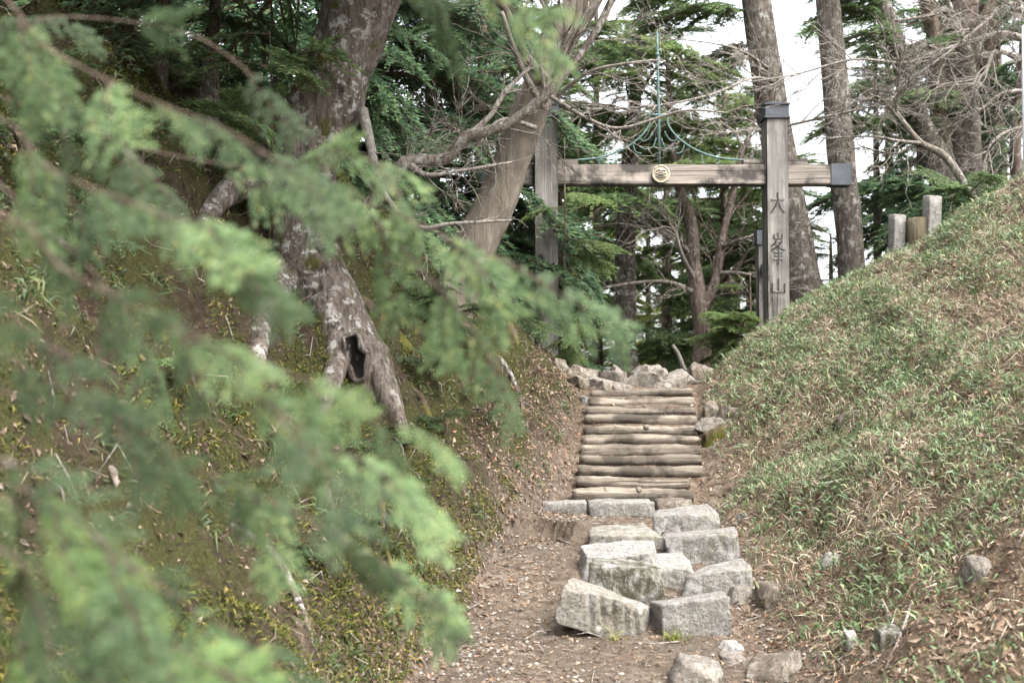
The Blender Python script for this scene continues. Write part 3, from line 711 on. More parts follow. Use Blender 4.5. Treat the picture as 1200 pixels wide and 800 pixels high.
# bare twig growth
def grow(B, p, d, L, r, depth, rg, sp=.6, nch=4, grav=0.0, wob=.16, seg=6, sides=5, taper=.45):
    P = [np.asarray(p, float)]; d = unit(d)
    for i in range(seg):
        d = unit(d + rg.normal(0, wob, 3) + [0, 0, grav]); P.append(P[-1] + d * L / seg)
    P = np.array(P); r = max(r, .0032); B.tube(P, np.linspace(r, r * taper, seg + 1), sides if depth else 3, 0, cap=False)
    if depth:
        for k in range(nch):
            i = rg.integers(max(1, seg // 3), seg + 1); dd = unit(P[i] - P[i - 1]); q = rg.normal(0, 1, 3); q = unit(q - dd * q.dot(dd))
            grow(B, P[i], dd + q * sp * rg.uniform(.7, 1.5), L * rg.uniform(.4, .75), r * .62, depth - 1, rg, sp, nch, grav, wob, max(3, seg - 1), sides, taper)
    return P
def limb(root, org, pxs, mat, twigs=6, seed=0, depth=2, tl=.8, sp=.7, sides=8, name='limb', nch=4, lump=.15):
    """limb along (px, py, Y, width px) with twigs"""
    rg = np.random.default_rng(seed); P = np.array([at(a, b, c) for a, b, c, w_ in pxs]); r = np.array([w_ * c / FPX / 2 for a, b, c, w_ in pxs])
    n = 5 * len(P); Q = spline(P, n); rr = np.interp(np.linspace(0, len(P) - 1, n), range(len(P)), r)
    B = MB(); B.tube(Q, rr, sides, 0, lump, seed, 9); o = link(name, B.mesh(name, M[mat], org), root)
    if twigs:
        T = MB()
        for k in range(int(twigs * 1.5)):
            i = rg.integers(2, n); dd = unit(Q[i] - Q[i - 1]); q = unit(rg.normal(0, 1, 3))
            grow(T, Q[i], dd + q * sp, tl * rg.uniform(.5, 1.3), max(.0048, min(.011, rr[i] * .5)) * P[0][1] / 14, depth, rg, .6, nch)
        tag(link('twigs', T.mesh('twigs', M[mat if mat != 'dead_wood' else 'dead_twig'], org), o), kind='stuff')
    return o

# ------------------------------------------------------------------ trees on the left bank
# gnarled tree leaning over the bank
r1, o1, Q1 = tree('gnarled_tree', 'thick gnarled tree with pale lichen and a hollow root on the left bank',
    [(440, 478, 62), (420, 425, 72), (385, 355, 70), (354, 285, 74), (354, 210, 76), (386, 110, 79), (426, 0, 82)], 8.1, 'bark_gnarl', up=2.5, seed=3, sides=22, lump=.30, npt=60,
    crown=[(5.2, 7.2, 22, 2.4, 1.8, 0, 360, 2, 'hem', 'hemlock')])
for k, (pp, nm) in enumerate((([(372, 300, 8.0, 52), (330, 330, 7.9, 40), (306, 375, 7.2, 30), (300, 430, 6.8, 20), (290, 460, 6.6, 10)], 'root'), ([(380, 350, 7.95, 46), (395, 400, 7.85, 34), (390, 440, 7.6, 28), (376, 480, 7.25, 20), (366, 520, 6.95, 9)], 'root'),
        ([(420, 410, 8.0, 30), (446, 450, 7.95, 28), (466, 490, 7.85, 18), (480, 520, 7.8, 8)], 'root'), ([(345, 235, 8.0, 56), (300, 215, 7.9, 40), (262, 230, 7.6, 30), (240, 262, 7.3, 22), (222, 300, 7.0, 10)], 'root'))):
    limb(r1, o1, pp, 'bark_gnarl', 0, 40 + k, sides=10, name=nm, lump=.25)
hc = at(416, 418, 7.72); B = MB(); th = np.linspace(0, 2 * math.pi, 21)
ring = np.stack([hc[0] + .075 * np.cos(th) + .05 * np.sin(th) * -.6, hc[1] + .03 * np.sin(th * 2), hc[2] + .17 * np.sin(th)], -1); ring += .03 * np.stack([vnoise(ring * 14 + c_, 3) for c_ in (0, 9, 18)], -1); ring[-1] = ring[0]; B.tube(ring, .020 + .009 * np.sin(th * 2), 7, 0, .5, 4, 25, cap=False)
hl = link('hollow', B.mesh('hollow', M['bark_gnarl'], o1), r1)
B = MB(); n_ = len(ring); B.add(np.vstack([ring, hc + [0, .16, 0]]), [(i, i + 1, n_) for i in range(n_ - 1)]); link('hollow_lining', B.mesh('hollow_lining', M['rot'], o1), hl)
limb(r1, o1, [(352, 300, 8.0, 24), (410, 262, 7.8, 20), (448, 225, 7.7, 17), (478, 190, 7.7, 18), (520, 187, 7.7, 15), (548, 160, 7.7, 16), (590, 148, 7.7, 12), (640, 110, 7.7, 12), (690, 50, 7.7, 10), (722, -10, 7.7, 9)], 'bark_pale', 9, 51, 2, .5)
limb(r1, o1, [(548, 160, 7.7, 9), (575, 135, 7.7, 6), (590, 110, 7.75, 7), (620, 80, 7.8, 4)], 'dead_twig', 5, 52, 1, .4)
limb(r1, o1, [(478, 190, 7.7, 9), (500, 205, 7.6, 6), (540, 200, 7.6, 4), (600, 190, 7.7, 3)], 'dead_twig', 5, 53, 1, .35)
limb(r1, o1, [(425, 130, 8.0, 14), (450, 225, 7.6, 7), (490, 265, 7.5, 6), (530, 262, 7.4, 5), (600, 258, 7.4, 3)], 'dead_twig', 5, 54, 1, .35)

# dead leaning trunk
r2, o2, Q2 = tree('dead_tree', 'bare weathered dead trunk leaning right across the gate\'s left post', [(522, 385, 58), (549, 310, 50), (578, 245, 46), (614, 150, 44), (650, 60, 43), (684, 0, 41)], 10.6, 'dead_wood', up=2.0, seed=5, sides=18, lump=.18, npt=40)
limb(r2, o2, [(640, 95, 10.4, 14), (612, 60, 10.3, 12), (596, 20, 10.2, 11), (582, -5, 10.2, 9)], 'dead_wood', 3, 61, 1, .4)
limb(r2, o2, [(640, 130, 10.35, 9), (616, 90, 10.2, 8), (600, 50, 10.1, 6), (588, 14, 10.1, 5)], 'dead_twig', 3, 62, 1, .4)
for k, pp in enumerate(([(650, 95, 10.3, 6), (672, 50, 10.1, 5), (690, 15, 10.0, 4), (720, -20, 10, 3)], [(640, 120, 10.3, 6), (632, 60, 10.1, 5), (640, 20, 10.0, 4), (625, -20, 10, 3)], [(655, 110, 10.3, 6), (690, 85, 10.1, 4), (730, 75, 10.0, 3), (775, 70, 10, 2)],
        [(628, 150, 10.3, 6), (590, 140, 10.1, 5), (560, 160, 10.0, 4), (530, 150, 9.9, 3)], [(640, 110, 10.3, 7), (690, 140, 10.1, 5), (730, 150, 10, 4), (800, 130, 9.9, 3), (850, 132, 9.9, 2)], [(648, 92, 10.3, 6), (662, 40, 10.1, 5), (655, 0, 10, 4)])):
    limb(r2, o2, pp, 'dead_twig', 7, 70 + k, 2, .45, nch=3, sides=6)

# ------------------------------------------------------------------ trees beyond the steps
tree('fir_tree', 'straight mottled fir trunk standing just left of the forked tree behind the gate', [(734, 445, 27), (733, 380, 26), (733, 300, 25), (735, 230, 22), (744, 120, 15), (754, 20, 10)], 18, 'bark', up=1.5, seed=11, sides=16, lump=.10,
     crown=[(2.6, 4.6, 5, 1.8, 2.0, 100, 300, 5, 'fir', 'fir'), (4.6, 6.6, 12, 2.2, 1.7, 0, 360, 4, 'fir', 'pale_fir'), (6.6, 8, 4, 1.4, .9, 0, 360, 8, 'fir', 'fir')])
r4, o4, Q4 = tree('forked_tree', 'forked bare tree behind the gate between the two posts', [(822, 440, 23), (823, 390, 21), (818, 350, 20), (812, 300, 17), (810, 262, 14), (797, 222, 11), (788, 170, 9), (785, 120, 7)], 17, 'bark_red', up=1, seed=12, sides=12, lump=.14)
limb(r4, o4, [(822, 365, 17, 16), (838, 330, 17, 12), (846, 280, 17, 10), (858, 230, 17, 8), (866, 190, 17, 6), (885, 140, 17, 4)], 'bark_red', 10, 81, 2, 1.0)
for k, pp in enumerate(([(812, 300, 17, 7), (790, 280, 16.8, 5), (762, 268, 16.6, 4), (725, 262, 16.5, 3)], [(815, 330, 17, 7), (800, 300, 16.6, 5), (790, 270, 16.5, 4), (775, 250, 16.5, 3)], [(845, 290, 17, 6), (870, 280, 16.6, 4), (895, 275, 16.5, 3)], [(842, 320, 17, 6), (870, 320, 16.7, 4), (900, 330, 16.5, 3)], [(818, 345, 17, 7), (780, 330, 16.7, 5), (720, 335, 16.5, 4), (690, 345, 16.5, 2)])):
    limb(r4, o4, pp, 'dead_twig' if k % 2 else 'bark_pale', 7, 90 + k, 2, .7, nch=3, sides=6)
r5, o5, Q5 = tree('tall_fir', 'leaning tall trunk rising behind the inscribed gate post', [(946, 380, 48), (938, 320, 44), (926, 250, 40), (908, 150, 38), (896, 70, 36), (886, 0, 35)], 17.2, 'bark', up=3, seed=13, sides=18, lump=.09,
     crown=[(6.9, 9, 6, 1.6, 1.8, 90, 300, 0, 'fir', 'fir')])
tree('tall_fir', 'straight tall trunk right of the crossbeam\'s capped end', [(999, 350, 32), (995, 270, 31), (986, 190, 32), (978, 90, 30), (970, 0, 28)], 17.0, 'bark', up=3, seed=14, sides=18, lump=.09,
     crown=[(7.6, 9.5, 6, 1.6, 1.8, 0, 360, 0, 'fir', 'fir')])
r7, o7, Q7 = tree('leaning_fir', 'trunk leaning left against the right-hand clump of trees', [(1112, 235, 40), (1098, 190, 34), (1076, 140, 27), (1062, 90, 24), (1046, 40, 23), (1028, -5, 22)], 18.5, 'bark', up=2.5, seed=15,
     crown=[(4.2, 5.2, 6, 1.9, 2.0, 150, 290, -6, 'fir', 'hemlock'), (5.6, 8.5, 9, 1.5, 1.3, 90, 300, 0, 'fir', 'fir')])
r8, o8, Q8 = tree('stout_tree', 'stout reddish trunk at the middle of the right-hand clump of trees', [(1126, 250, 40), (1126, 200, 35), (1124, 130, 33), (1127, 60, 32), (1132, 0, 30)], 19.5, 'bark_red', up=2, seed=16, lump=.14, sides=16)
limb(r8, o8, [(1112, 230, 19.2, 24), (1102, 150, 19.1, 20), (1098, 90, 19, 19), (1094, 40, 18.9, 17), (1082, -10, 18.8, 15)], 'bark_dark', 4, 101, 2, 1.2)
limb(r8, o8, [(1130, 90, 19.3, 20), (1144, 45, 19.1, 18), (1162, 10, 19, 16), (1182, -20, 18.9, 14)], 'bark_dark', 4, 102, 2, 1.2)
limb(r8, o8, [(1128, 60, 18.9, 16), (1112, 25, 18.2, 12), (1105, 12, 18, 9), (1090, 18, 17.8, 5), (1050, 25, 17.5, 3)], 'bark_pale', 7, 103, 2, .9)
tree('pale_sapling', 'slim pale lichen-spotted stem right of the stout reddish trunk', [(1143, 230, 14), (1143, 180, 14), (1141, 120, 13), (1137, 80, 12), (1132, 55, 10), (1118, 20, 7)], 18.3, 'bark_pale', up=.6, seed=17, sides=10)
tree('fir_tree', 'dark trunk second from the right picture edge in the right-hand clump', [(1170, 235, 24), (1166, 160, 22), (1158, 90, 21), (1156, 0, 19)], 20.5, 'bark_dark', up=3, seed=18,
     crown=[(4.2, 9.5, 14, 1.8, 1.4, 180, 360, -5, 'fir', 'hemlock')])
tree('fir_tree', 'thin reddish trunk nearest the right picture edge', [(1192, 230, 14), (1190, 170, 13), (1196, 110, 13), (1202, 40, 12)], 18.2, 'bark_red', up=3, seed=19,
     crown=[(4.6, 8.0, 9, 1.5, 1.2, 60, 300, -5, 'fir', 'hemlock')])
# bare pale shrub leaning out of the right bank
r9, o9, Q9 = tree('bare_shrub', 'pale bare branch leaning left out of the bank crest beside the marker stones', [(1148, 250, 9), (1128, 212, 9), (1106, 182, 9), (1080, 168, 7), (1060, 145, 6), (1048, 128, 4)], 14.6, 'bark_pale', up=0, seed=20, sides=10, lump=.1)
for k, pp in enumerate(([(1080, 168, 14.6, 5), (1052, 165, 14.4, 3.5), (1020, 160, 14.3, 2.5), (965, 162, 14.2, 1.6)], [(1076, 166, 14.6, 4), (1048, 180, 14.5, 3), (1010, 172, 14.4, 2)], [(1050, 132, 14.6, 4), (1052, 100, 14.4, 4), (1054, 80, 14.3, 3), (1048, 50, 14.2, 2)], [(1054, 140, 14.6, 4), (1035, 118, 14.4, 3), (1018, 110, 14.3, 2)])):
    limb(r9, o9, pp, 'bark_pale', 8, 110 + k, 2, .55, nch=3, sides=6)
# long bare limb crossing the upper right corner, and the branch with buds before the gate
r10, o10, Q10 = tree('bare_tree', 'bare twiggy tree at the right picture edge reaching over the bank', [(1235, 235, 22), (1232, 150, 20), (1226, 80, 16), (1215, 30, 10)], 16.5, 'bark_pale', up=1.2, seed=21, sides=10)
for k, pp in enumerate(([(1228, 60, 16.5, 10), (1180, 40, 16, 8), (1140, 48, 15.8, 7), (1098, 62, 15.6, 6), (1060, 74, 15.5, 4), (1000, 70, 15.4, 3), (930, 88, 15.3, 2.5), (880, 96, 15.2, 2)], [(1230, 110, 16.5, 8), (1180, 108, 16, 5), (1150, 128, 15.8, 4), (1110, 150, 15.6, 2)], [(1228, 90, 16.5, 8), (1170, 60, 15.8, 6), (1150, 90, 15.6, 4), (1100, 100, 15.5, 3)],
       [(1228, 60, 16.5, 7), (1190, 5, 16, 5), (1150, 30, 15.7, 4), (1100, 70, 15.5, 3), (1050, 100, 15.5, 2)], [(1232, 150, 16.5, 7), (1195, 150, 16, 5), (1165, 165, 15.8, 4), (1150, 200, 15.6, 2)])):
    limb(r10, o10, pp, 'dead_twig' if k != 1 else 'bark_pale', 14, 120 + k, 2, .7, nch=4, sides=6)
r11, o11 = r5, o5
for k, pp in enumerate(([(908, 95, 17, 5), (880, 92, 16, 3.5), (830, 112, 14.8, 3), (760, 125, 14.7, 2.5), (690, 128, 14.6, 2)], [(912, 160, 17, 4), (890, 152, 16, 3), (850, 155, 15.1, 2), (800, 150, 15, 1.5)], [(900, 80, 17, 4), (870, 60, 16, 3), (830, 50, 15, 2), (780, 45, 14.9, 1.5)], [(912, 150, 17, 4), (1000, 130, 16, 3), (1040, 122, 15.5, 2)])):
    limb(r11, o11, pp, 'dead_twig', 12, 130 + k, 2, .6, nch=3, sides=5)

# background conifers: (label, px, base Y, trunk width px, top height m, crown rows)
def far_tree(name, label, px, Y, wpx, ztop, crown, seed, bark='bark_dark', lean=0):
    x = (px - 600) / FPX * Y; g = h1(x, Y)
    P = np.array([[x, Y, g - .2], [x + lean * .3, Y, g + (ztop - g) * .35], [x + lean, Y, ztop]]); r = np.array([1.15, .9, .2]) * wpx * Y / FPX / 2
    Q = spline(P, 16); rr = np.interp(np.linspace(0, 2, 16), range(3), r)
    root = empty(name, tuple(P[0]), label, 'tree', 'trees of the wood beyond the gate'); B = MB(); B.tube(Q, rr, 9, 0, .1, seed, 4); link('trunk', B.mesh('trunk', M[bark], P[0]), root)
    add_crown(root, P[0], Q, crown, seed)
f_, h_, p_, s_ = ('fir', 'fir'), ('hem', 'hemlock'), ('fir', 'pale_fir'), ('broad', 'spring')
far_tree('hemlock_tree', 'dense dark hemlock filling the gap between the gnarled tree and the dead trunk', 505, 14.5, 22, 9, [(2.2, 4.6, 34, 2.0, 2.0, 150, 390, -12, *h_), (4.6, 8.8, 34, 1.9, 1.2, 150, 390, -8, *h_)], 201)
far_tree('hemlock_tree', 'dark hemlock behind the dead trunk, left of the gate', 565, 16, 20, 9.5, [(2.6, 5, 18, 1.4, 1.5, 120, 330, -12, *h_), (5, 9, 22, 1.8, 1.2, 120, 420, -8, *h_)], 202)
far_tree('hemlock_tree', 'dark hemlock high on the left bank behind the gnarled tree', 400, 13, 22, 9, [(3.6, 6, 26, 1.8, 1.9, 150, 390, -12, *h_), (6, 9, 20, 1.8, 1.2, 150, 390, -8, *h_)], 203)
far_tree('hemlock_tree', 'dark hemlock on the upper left bank behind the twin stems', 270, 12.5, 22, 9, [(4.0, 6, 26, 1.7, 1.8, 150, 390, -10, *h_), (6, 9, 16, 1.6, 1.2, 150, 390, -8, *h_)], 204)
far_tree('hemlock_tree', 'dark hemlock at the far upper left of the bank', 110, 12, 22, 9, [(4.2, 6.2, 26, 1.7, 1.8, 150, 390, -10, *h_), (6, 9, 14, 1.6, 1.2, 150, 390, -8, *h_)], 205)
far_tree('fir_tree', 'fir with drooping boughs in front of the gate\'s left post', 662, 13.4, 4, 4.6, [(3.0, 3.95, 5, .6, .6, 170, 350, -14, 'fir', 'pale_fir')], 206)
far_tree('fir_tree', 'layered fir behind the iron crest, left of the rod', 700, 23, 14, 11, [(2.4, 5.4, 12, 2.0, 2.2, 0, 360, 0, *f_), (5.4, 10.5, 24, 2.3, 1.3, 0, 360, 4, *p_)], 207)
far_tree('fir_tree', 'layered fir behind the crossbeam, right of the rod', 850, 24, 16, 8.2, [(2.2, 5.2, 14, 2.0, 2.0, 0, 360, 0, *f_), (5.2, 8.4, 22, 2.4, 1.0, 0, 360, 4, *p_)], 208)
far_tree('fir_tree', 'dark fir showing under the crossbeam at its middle', 782, 27, 18, 8.5, [(.5, 5.0, 17, 2.2, 2.4, 0, 360, 0, *p_), (5, 8, 7, 2.0, 1.0, 0, 360, 4, *f_)], 209)
far_tree('broadleaf_tree', 'yellow-green broadleaf tree lit up behind the straight mottled fir', 700, 30, 12, 6.0, [(.0, 4.8, 34, 1.7, 1.4, 0, 360, 15, *s_)], 210, 'bark')
far_tree('broadleaf_tree', 'yellow-green broadleaf tree lit up behind the forked tree', 800, 32, 12, 6.0, [(.0, 5.4, 34, 1.7, 1.4, 0, 360, 15, *s_)], 211, 'bark')
far_tree('fir_tree', 'young green fir right of the forked tree behind the bank', 880, 16.2, 6, 3.2, [(1.2, 3.0, 18, .9, .4, 0, 360, 0, *p_)], 212)
far_tree('fir_tree', 'dark fir in the gap between the two tall trunks', 975, 22, 12, 4.6, [(2.0, 4.4, 12, 1.2, .6, 0, 360, -2, *f_)], 213)
far_tree('fir_tree', 'broad dark fir behind the marker stones', 1080, 23, 18, 7, [(2.4, 5.2, 20, 1.8, 2.2, 0, 360, -4, 'fir', 'hemlock'), (5.6, 7, 4, 1.4, 1.0, 0, 360, 0, *f_)], 214)
far_tree('fir_tree', 'dark fir closing the view behind the right-hand clump', 1175, 23, 20, 11, [(3.0, 6.4, 20, 2.0, 2.2, 0, 360, -4, 'fir', 'hemlock'), (6.4, 11, 14, 2.0, 1.2, 0, 360, 0, 'fir', 'hemlock')], 215)
far_tree('fir_tree', 'fir beyond the gate\'s left post in the gap under the hemlock boughs', 655, 20, 14, 8, [(1.4, 4.6, 8, 1.5, 1.5, 0, 360, -4, *p_), (4.6, 8, 10, 1.6, 1.0, 0, 360, 0, *f_)], 216)
far_tree('fir_tree', 'fir filling the wood right of the forked tree under the beam', 890, 26, 14, 5.6, [(.8, 5.2, 28, 2.1, 1.3, 0, 360, -2, *p_)], 217)
far_tree('fir_tree', 'thin-crowned fir high behind the leaning trunk', 1045, 25, 14, 12, [(6.4, 12, 13, 1.6, 1.4, 0, 360, -2, *f_)], 218)
far_tree('fir_tree', 'fir reaching up behind the dead trunk\'s top, left of the iron rod', 640, 19, 14, 11, [(5.0, 10, 18, 2.0, 1.6, 0, 360, 0, *p_)], 219, 'bark')
far_tree('fir_tree', 'fir with flat shelves of needles behind the inscribed post', 880, 28, 14, 9.0, [(5.0, 8.8, 18, 2.2, 1.2, 90, 300, 2, *f_)], 220, 'bark')
far_tree('fir_tree', 'fir with grey lichened boughs between the leaning trunk and the tall trunk', 1030, 20, 10, 9.5, [(4.6, 9, 16, 1.2, 1.0, 0, 360, 5, *f_)], 221, 'bark')
far_tree('fir_tree', 'dark fir trunk standing behind the slim pale stem', 1150, 21.5, 26, 12, [(6, 12, 14, 2, 1.4, 0, 360, -4, 'fir', 'hemlock')], 222)
far_tree('broadleaf_tree', 'pale green tree far down the slope left of the straight mottled fir', 668, 34, 12, 7.5, [(.0, 7.0, 32, 2.0, 1.6, 0, 360, 10, *s_)], 223, 'bark')
far_tree('fir_tree', 'pale distant fir filling the middle of the gap under the beam', 760, 36, 12, 9.5, [(-.5, 9, 38, 2.6, 1.6, 0, 360, 0, *p_)], 224, 'bark')
far_tree('fir_tree', 'pale distant fir seen left of the inscribed post', 865, 35, 12, 9.0, [(.5, 8.6, 34, 2.6, 1.4, 0, 360, 0, *p_)], 225, 'bark')
far_tree('fir_tree', 'pale distant fir seen behind the dark fir of the marker stones', 1060, 34, 12, 9.0, [(2.5, 8.0, 22, 2.4, 1.2, 0, 360, 0, *p_)], 226, 'bark')

# twin stems at the top of the left bank
for px, lab, sd_ in ((186, 'left one of two slim grey stems on top of the left bank', 31), (246, 'right one of two slim grey stems on top of the left bank', 32)):
    tree('slim_tree', lab, [(px, 96, 22), (px + 3, 50, 17), (px + 8, -20, 15)], 8.4, 'bark_gnarl', up=2, seed=sd_, sides=12, lump=.25, crown=[(4.2, 5.2, 7, .8, .8, 180, 360, -12, 'cyp', 'cypress_dark'), (5.4, 6.8, 7, 1.8, 1.5, 180, 380, 5, 'hem', 'hemlock')], group='twin stems on the left bank')
# small cypress shrubs and seedlings on the left bank
def shrub(name, label, px, py, Y, n, L, leaf, seed, pit=15, az=(180, 360), style='cyp', dz=.35):
    rg = np.random.default_rng(seed); yh = ground_hit(px, py + 12)
    if yh < 13: Y = yh; x = at(px, py + 12, Y)[0]; g = h1(x, Y); top = g + L * .55
    else: p = at(px, py, Y); x = p[0]; g = h1(x, Y); top = max(p[2], g + .1)
    org = np.array([x, Y, g - .03])
    root = empty(name, tuple(org), label, 'shrub', 'small evergreens on the banks'); B = MB()
    B.tube(spline([org, org + [.02, -.02, (top - org[2]) * .5], [x, Y - .05, top]], 8), np.linspace(.016, .006, 8), 6); link('stem', B.mesh('stem', M['twigwood'], org), root)
    for i in range(n):
        z = org[2] + (top - org[2]) * rg.uniform(dz, 1.0)
        put_bough(root, org, (x, Y - .03, z), R(rg.uniform(*az)), R(pit + rg.normal(0, 12)), L * rg.uniform(.7, 1.2), style, leaf, rg, rg.normal(0, .25), 'spray')
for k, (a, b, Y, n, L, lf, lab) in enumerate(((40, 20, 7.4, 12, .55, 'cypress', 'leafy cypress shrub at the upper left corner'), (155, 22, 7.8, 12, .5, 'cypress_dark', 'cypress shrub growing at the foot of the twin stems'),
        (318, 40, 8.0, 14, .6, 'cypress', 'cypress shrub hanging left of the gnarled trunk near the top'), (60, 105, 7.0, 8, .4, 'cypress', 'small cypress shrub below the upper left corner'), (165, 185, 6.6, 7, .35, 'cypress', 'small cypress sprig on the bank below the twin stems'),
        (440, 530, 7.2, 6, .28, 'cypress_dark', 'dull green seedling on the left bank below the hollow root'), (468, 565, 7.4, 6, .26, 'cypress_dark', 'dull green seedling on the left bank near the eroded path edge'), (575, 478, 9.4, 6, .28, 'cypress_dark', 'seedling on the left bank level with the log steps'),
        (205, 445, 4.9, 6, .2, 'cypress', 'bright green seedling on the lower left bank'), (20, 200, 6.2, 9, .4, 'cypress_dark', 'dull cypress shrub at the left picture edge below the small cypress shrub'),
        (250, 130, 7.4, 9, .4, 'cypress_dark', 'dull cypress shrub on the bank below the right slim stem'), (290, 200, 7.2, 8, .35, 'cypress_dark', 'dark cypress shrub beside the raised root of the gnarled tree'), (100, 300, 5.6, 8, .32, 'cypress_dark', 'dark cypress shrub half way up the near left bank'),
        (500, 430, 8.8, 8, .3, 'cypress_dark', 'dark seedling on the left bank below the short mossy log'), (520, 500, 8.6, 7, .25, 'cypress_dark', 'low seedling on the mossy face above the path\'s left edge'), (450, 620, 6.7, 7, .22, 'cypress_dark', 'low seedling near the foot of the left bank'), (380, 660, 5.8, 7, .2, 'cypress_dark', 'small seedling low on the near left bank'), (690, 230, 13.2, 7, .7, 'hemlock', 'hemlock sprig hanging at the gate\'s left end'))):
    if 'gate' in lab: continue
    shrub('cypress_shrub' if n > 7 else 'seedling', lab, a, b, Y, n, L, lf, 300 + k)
shrub('fir_sapling', 'fir sapling behind the bank crest right of the taller marker stone', 1140, 222, 14.6, 14, .65, 'fir', 331, 10, (150, 390), 'fir', .3)
shrub('fir_sapling', 'fir sapling at the bank edge below the inscribed gate post', 872, 378, 13.6, 16, .5, 'pale_fir', 332, 5, (130, 300), 'fir', .2)
shrub('fir_sapling', 'fir sapling left of the gate\'s left post on the bank crest', 600, 340, 13.0, 7, .5, 'fir', 333, -5, (150, 390), 'hem', .2)
shrub('fir_sapling', 'low fir sapling hiding the foot of the leaning dead trunk', 528, 372, 9.8, 16, .42, 'fir', 335, 10, (170, 370), 'hem', .1)
shrub('fir_sapling', 'small fir sapling on the left bank between the dead trunk and the gnarled tree', 492, 350, 9.2, 12, .40, 'cypress_dark', 336, 10, (170, 370), 'cyp', .1)
shrub('fir_sapling', 'drooping fir sapling just right of the gate\'s left post', 676, 375, 13.4, 10, .4, 'pale_fir', 334, -8, (150, 390), 'hem', .35)

# ------------------------------------------------------------------ marker stones, stump, pole, logs and roots
def marker(label, pxc, y0, wpx, Y, seed):
    c = at(pxc, y0, Y); g = h1(c[0], Y); wd = wpx * Y / FPX; B = MB(); hgt = c[2] - g + .25
    me = rock_data('marker_stone', (wd, wd * .9, hgt), M['marker'], seed, n=10, rnd=.05, warp=.03, cuts=0, lump=.012, rot=(R(1), R(1.5), R(12)))
    tag(link('marker_stone', me, loc=(c[0], Y, c[2] - hgt / 2)), label, 'marker stone', 'square marker stones on the bank')
marker('square grey marker stone left of the cut stump', 1050, 252, 15, 14.2, 401)
marker('square grey marker stone behind and right of the cut stump', 1091, 229, 16, 14.0, 402)
c = at(1079, 257, 14.1); g = h1(c[0], 14.1); B = MB()
B.tube([(c[0], 14.1, g - .2), (c[0], 14.1, (g + c[2]) / 2), (c[0] - .02, 14.1, c[2]), (c[0] - .02, 14.1, c[2] + .015)], [.19, .165, .15, .12], 16, 0, .2, 7, 6)
tag(link('tree_stump', B.mesh('tree_stump', M['stump'], c), loc=tuple(c)), 'mossy cut stump between the two marker stones', 'stump')
p0 = at(1201, 240, 15); B = MB(); B.tube([(p0[0], 15, h1(p0[0], 15) - .1), at(1200, 100, 15), at(1200, 30, 15)], .028, 10)
tag(link('white_pole', B.mesh('white_pole', M['pole'], p0), loc=tuple(p0)), 'thin white pole at the right picture edge', 'pole')
def stick(name, label, cat, pts, mat, seed, sides=9, twigs=0):
    Yh = [min(ground_hit(a, b), c + 2.5) - .02 for a, b, c, w_ in pts]; P = np.array([at(q[0], q[1], y_) for q, y_ in zip(pts, Yh)]); r = np.array([q[3] * y_ / FPX / 2 for q, y_ in zip(pts, Yh)]); n = 18
    P[0] -= [0, 0, r[0]]; P[-1] -= [0, 0, r[-1]]
    Q = spline(P, n); g = H(Q[:, 0], Q[:, 1]); B = MB(); rr = np.interp(np.linspace(0, len(P) - 1, n), range(len(P)), r)
    B.tube(Q, rr, sides, 0, .2, seed, 8); tag(link(name, B.mesh(name, M[mat], Q[0]), loc=tuple(Q[0])), label, cat)
stick('fallen_log', 'short mossy log lying on the left bank right of the hollow root', 'log', [(398, 330, 8.4, 18), (440, 368, 8.35, 20), (478, 404, 8.3, 22)], 'mossy_bark', 41)
stick('mossy_root', 'curved mossy root arching out of the left bank above the litter', 'root', [(545, 340, 10.2, 16), (575, 360, 10.0, 15), (598, 385, 9.9, 13), (608, 425, 9.9, 11)], 'mossy_bark', 42)
stick('mossy_root', 'thin bent root low on the left bank under the foreground sprays', 'root', [(360, 480, 6.6, 12), (372, 530, 6.3, 13), (382, 575, 6.1, 12), (392, 600, 6.0, 9)], 'bark_gnarl', 43)
for k_, (lab, pts) in enumerate((('exposed root running down the left bank right of the hollow trunk', [(468, 440, 8, 13), (494, 470, 8, 11), (510, 515, 8, 9), (528, 560, 8, 5)]), ('thin exposed root above the leaf litter left of the upper log steps', [(556, 398, 10, 8), (588, 425, 10, 9), (608, 462, 10, 6), (618, 500, 10, 4)]),
        ('exposed root low on the left bank above the path edge', [(420, 540, 7, 10), (446, 590, 7, 10), (452, 640, 7, 7), (470, 690, 7, 4)]), ('brown root crossing the near left bank at the bottom', [(270, 610, 5, 10), (320, 650, 5, 12), (352, 710, 5, 9), (372, 770, 5, 6)]), ('forked-off root between the short mossy log and the path', [(512, 410, 9, 9), (540, 450, 9, 8), (548, 500, 9, 6), (562, 545, 9, 3)]))):
    stick('exposed_root', lab, 'root', pts, 'bark_gnarl' if k_ % 2 else 'mossy_bark', 140 + k_)
stick('broken_stake', 'small broken stick leaning behind the rubble by the forked tree', 'stick', [(803, 432, 14, 6), (795, 415, 14, 5), (788, 402, 14, 4)], 'dead_twig', 44)
stick('fallen_branch', 'pale dead branch lying on the lower left bank', 'branch', [(95, 500, 5.2, 10), (125, 540, 5.1, 12), (152, 590, 5.0, 10)], 'dead_wood', 45)
stick('fallen_branch', 'mossy branch lying across the right bank in the grass', 'branch', [(1062, 572, 7.6, 5), (1095, 560, 7.7, 6), (1125, 548, 7.8, 5)], 'mossy_bark', 46)
stick('fallen_branch', 'slim dead branch leaning on the lower right bank', 'branch', [(1035, 790, 5.9, 4), (1055, 745, 6.1, 4), (1068, 705, 6.3, 3)], 'dead_twig', 47)

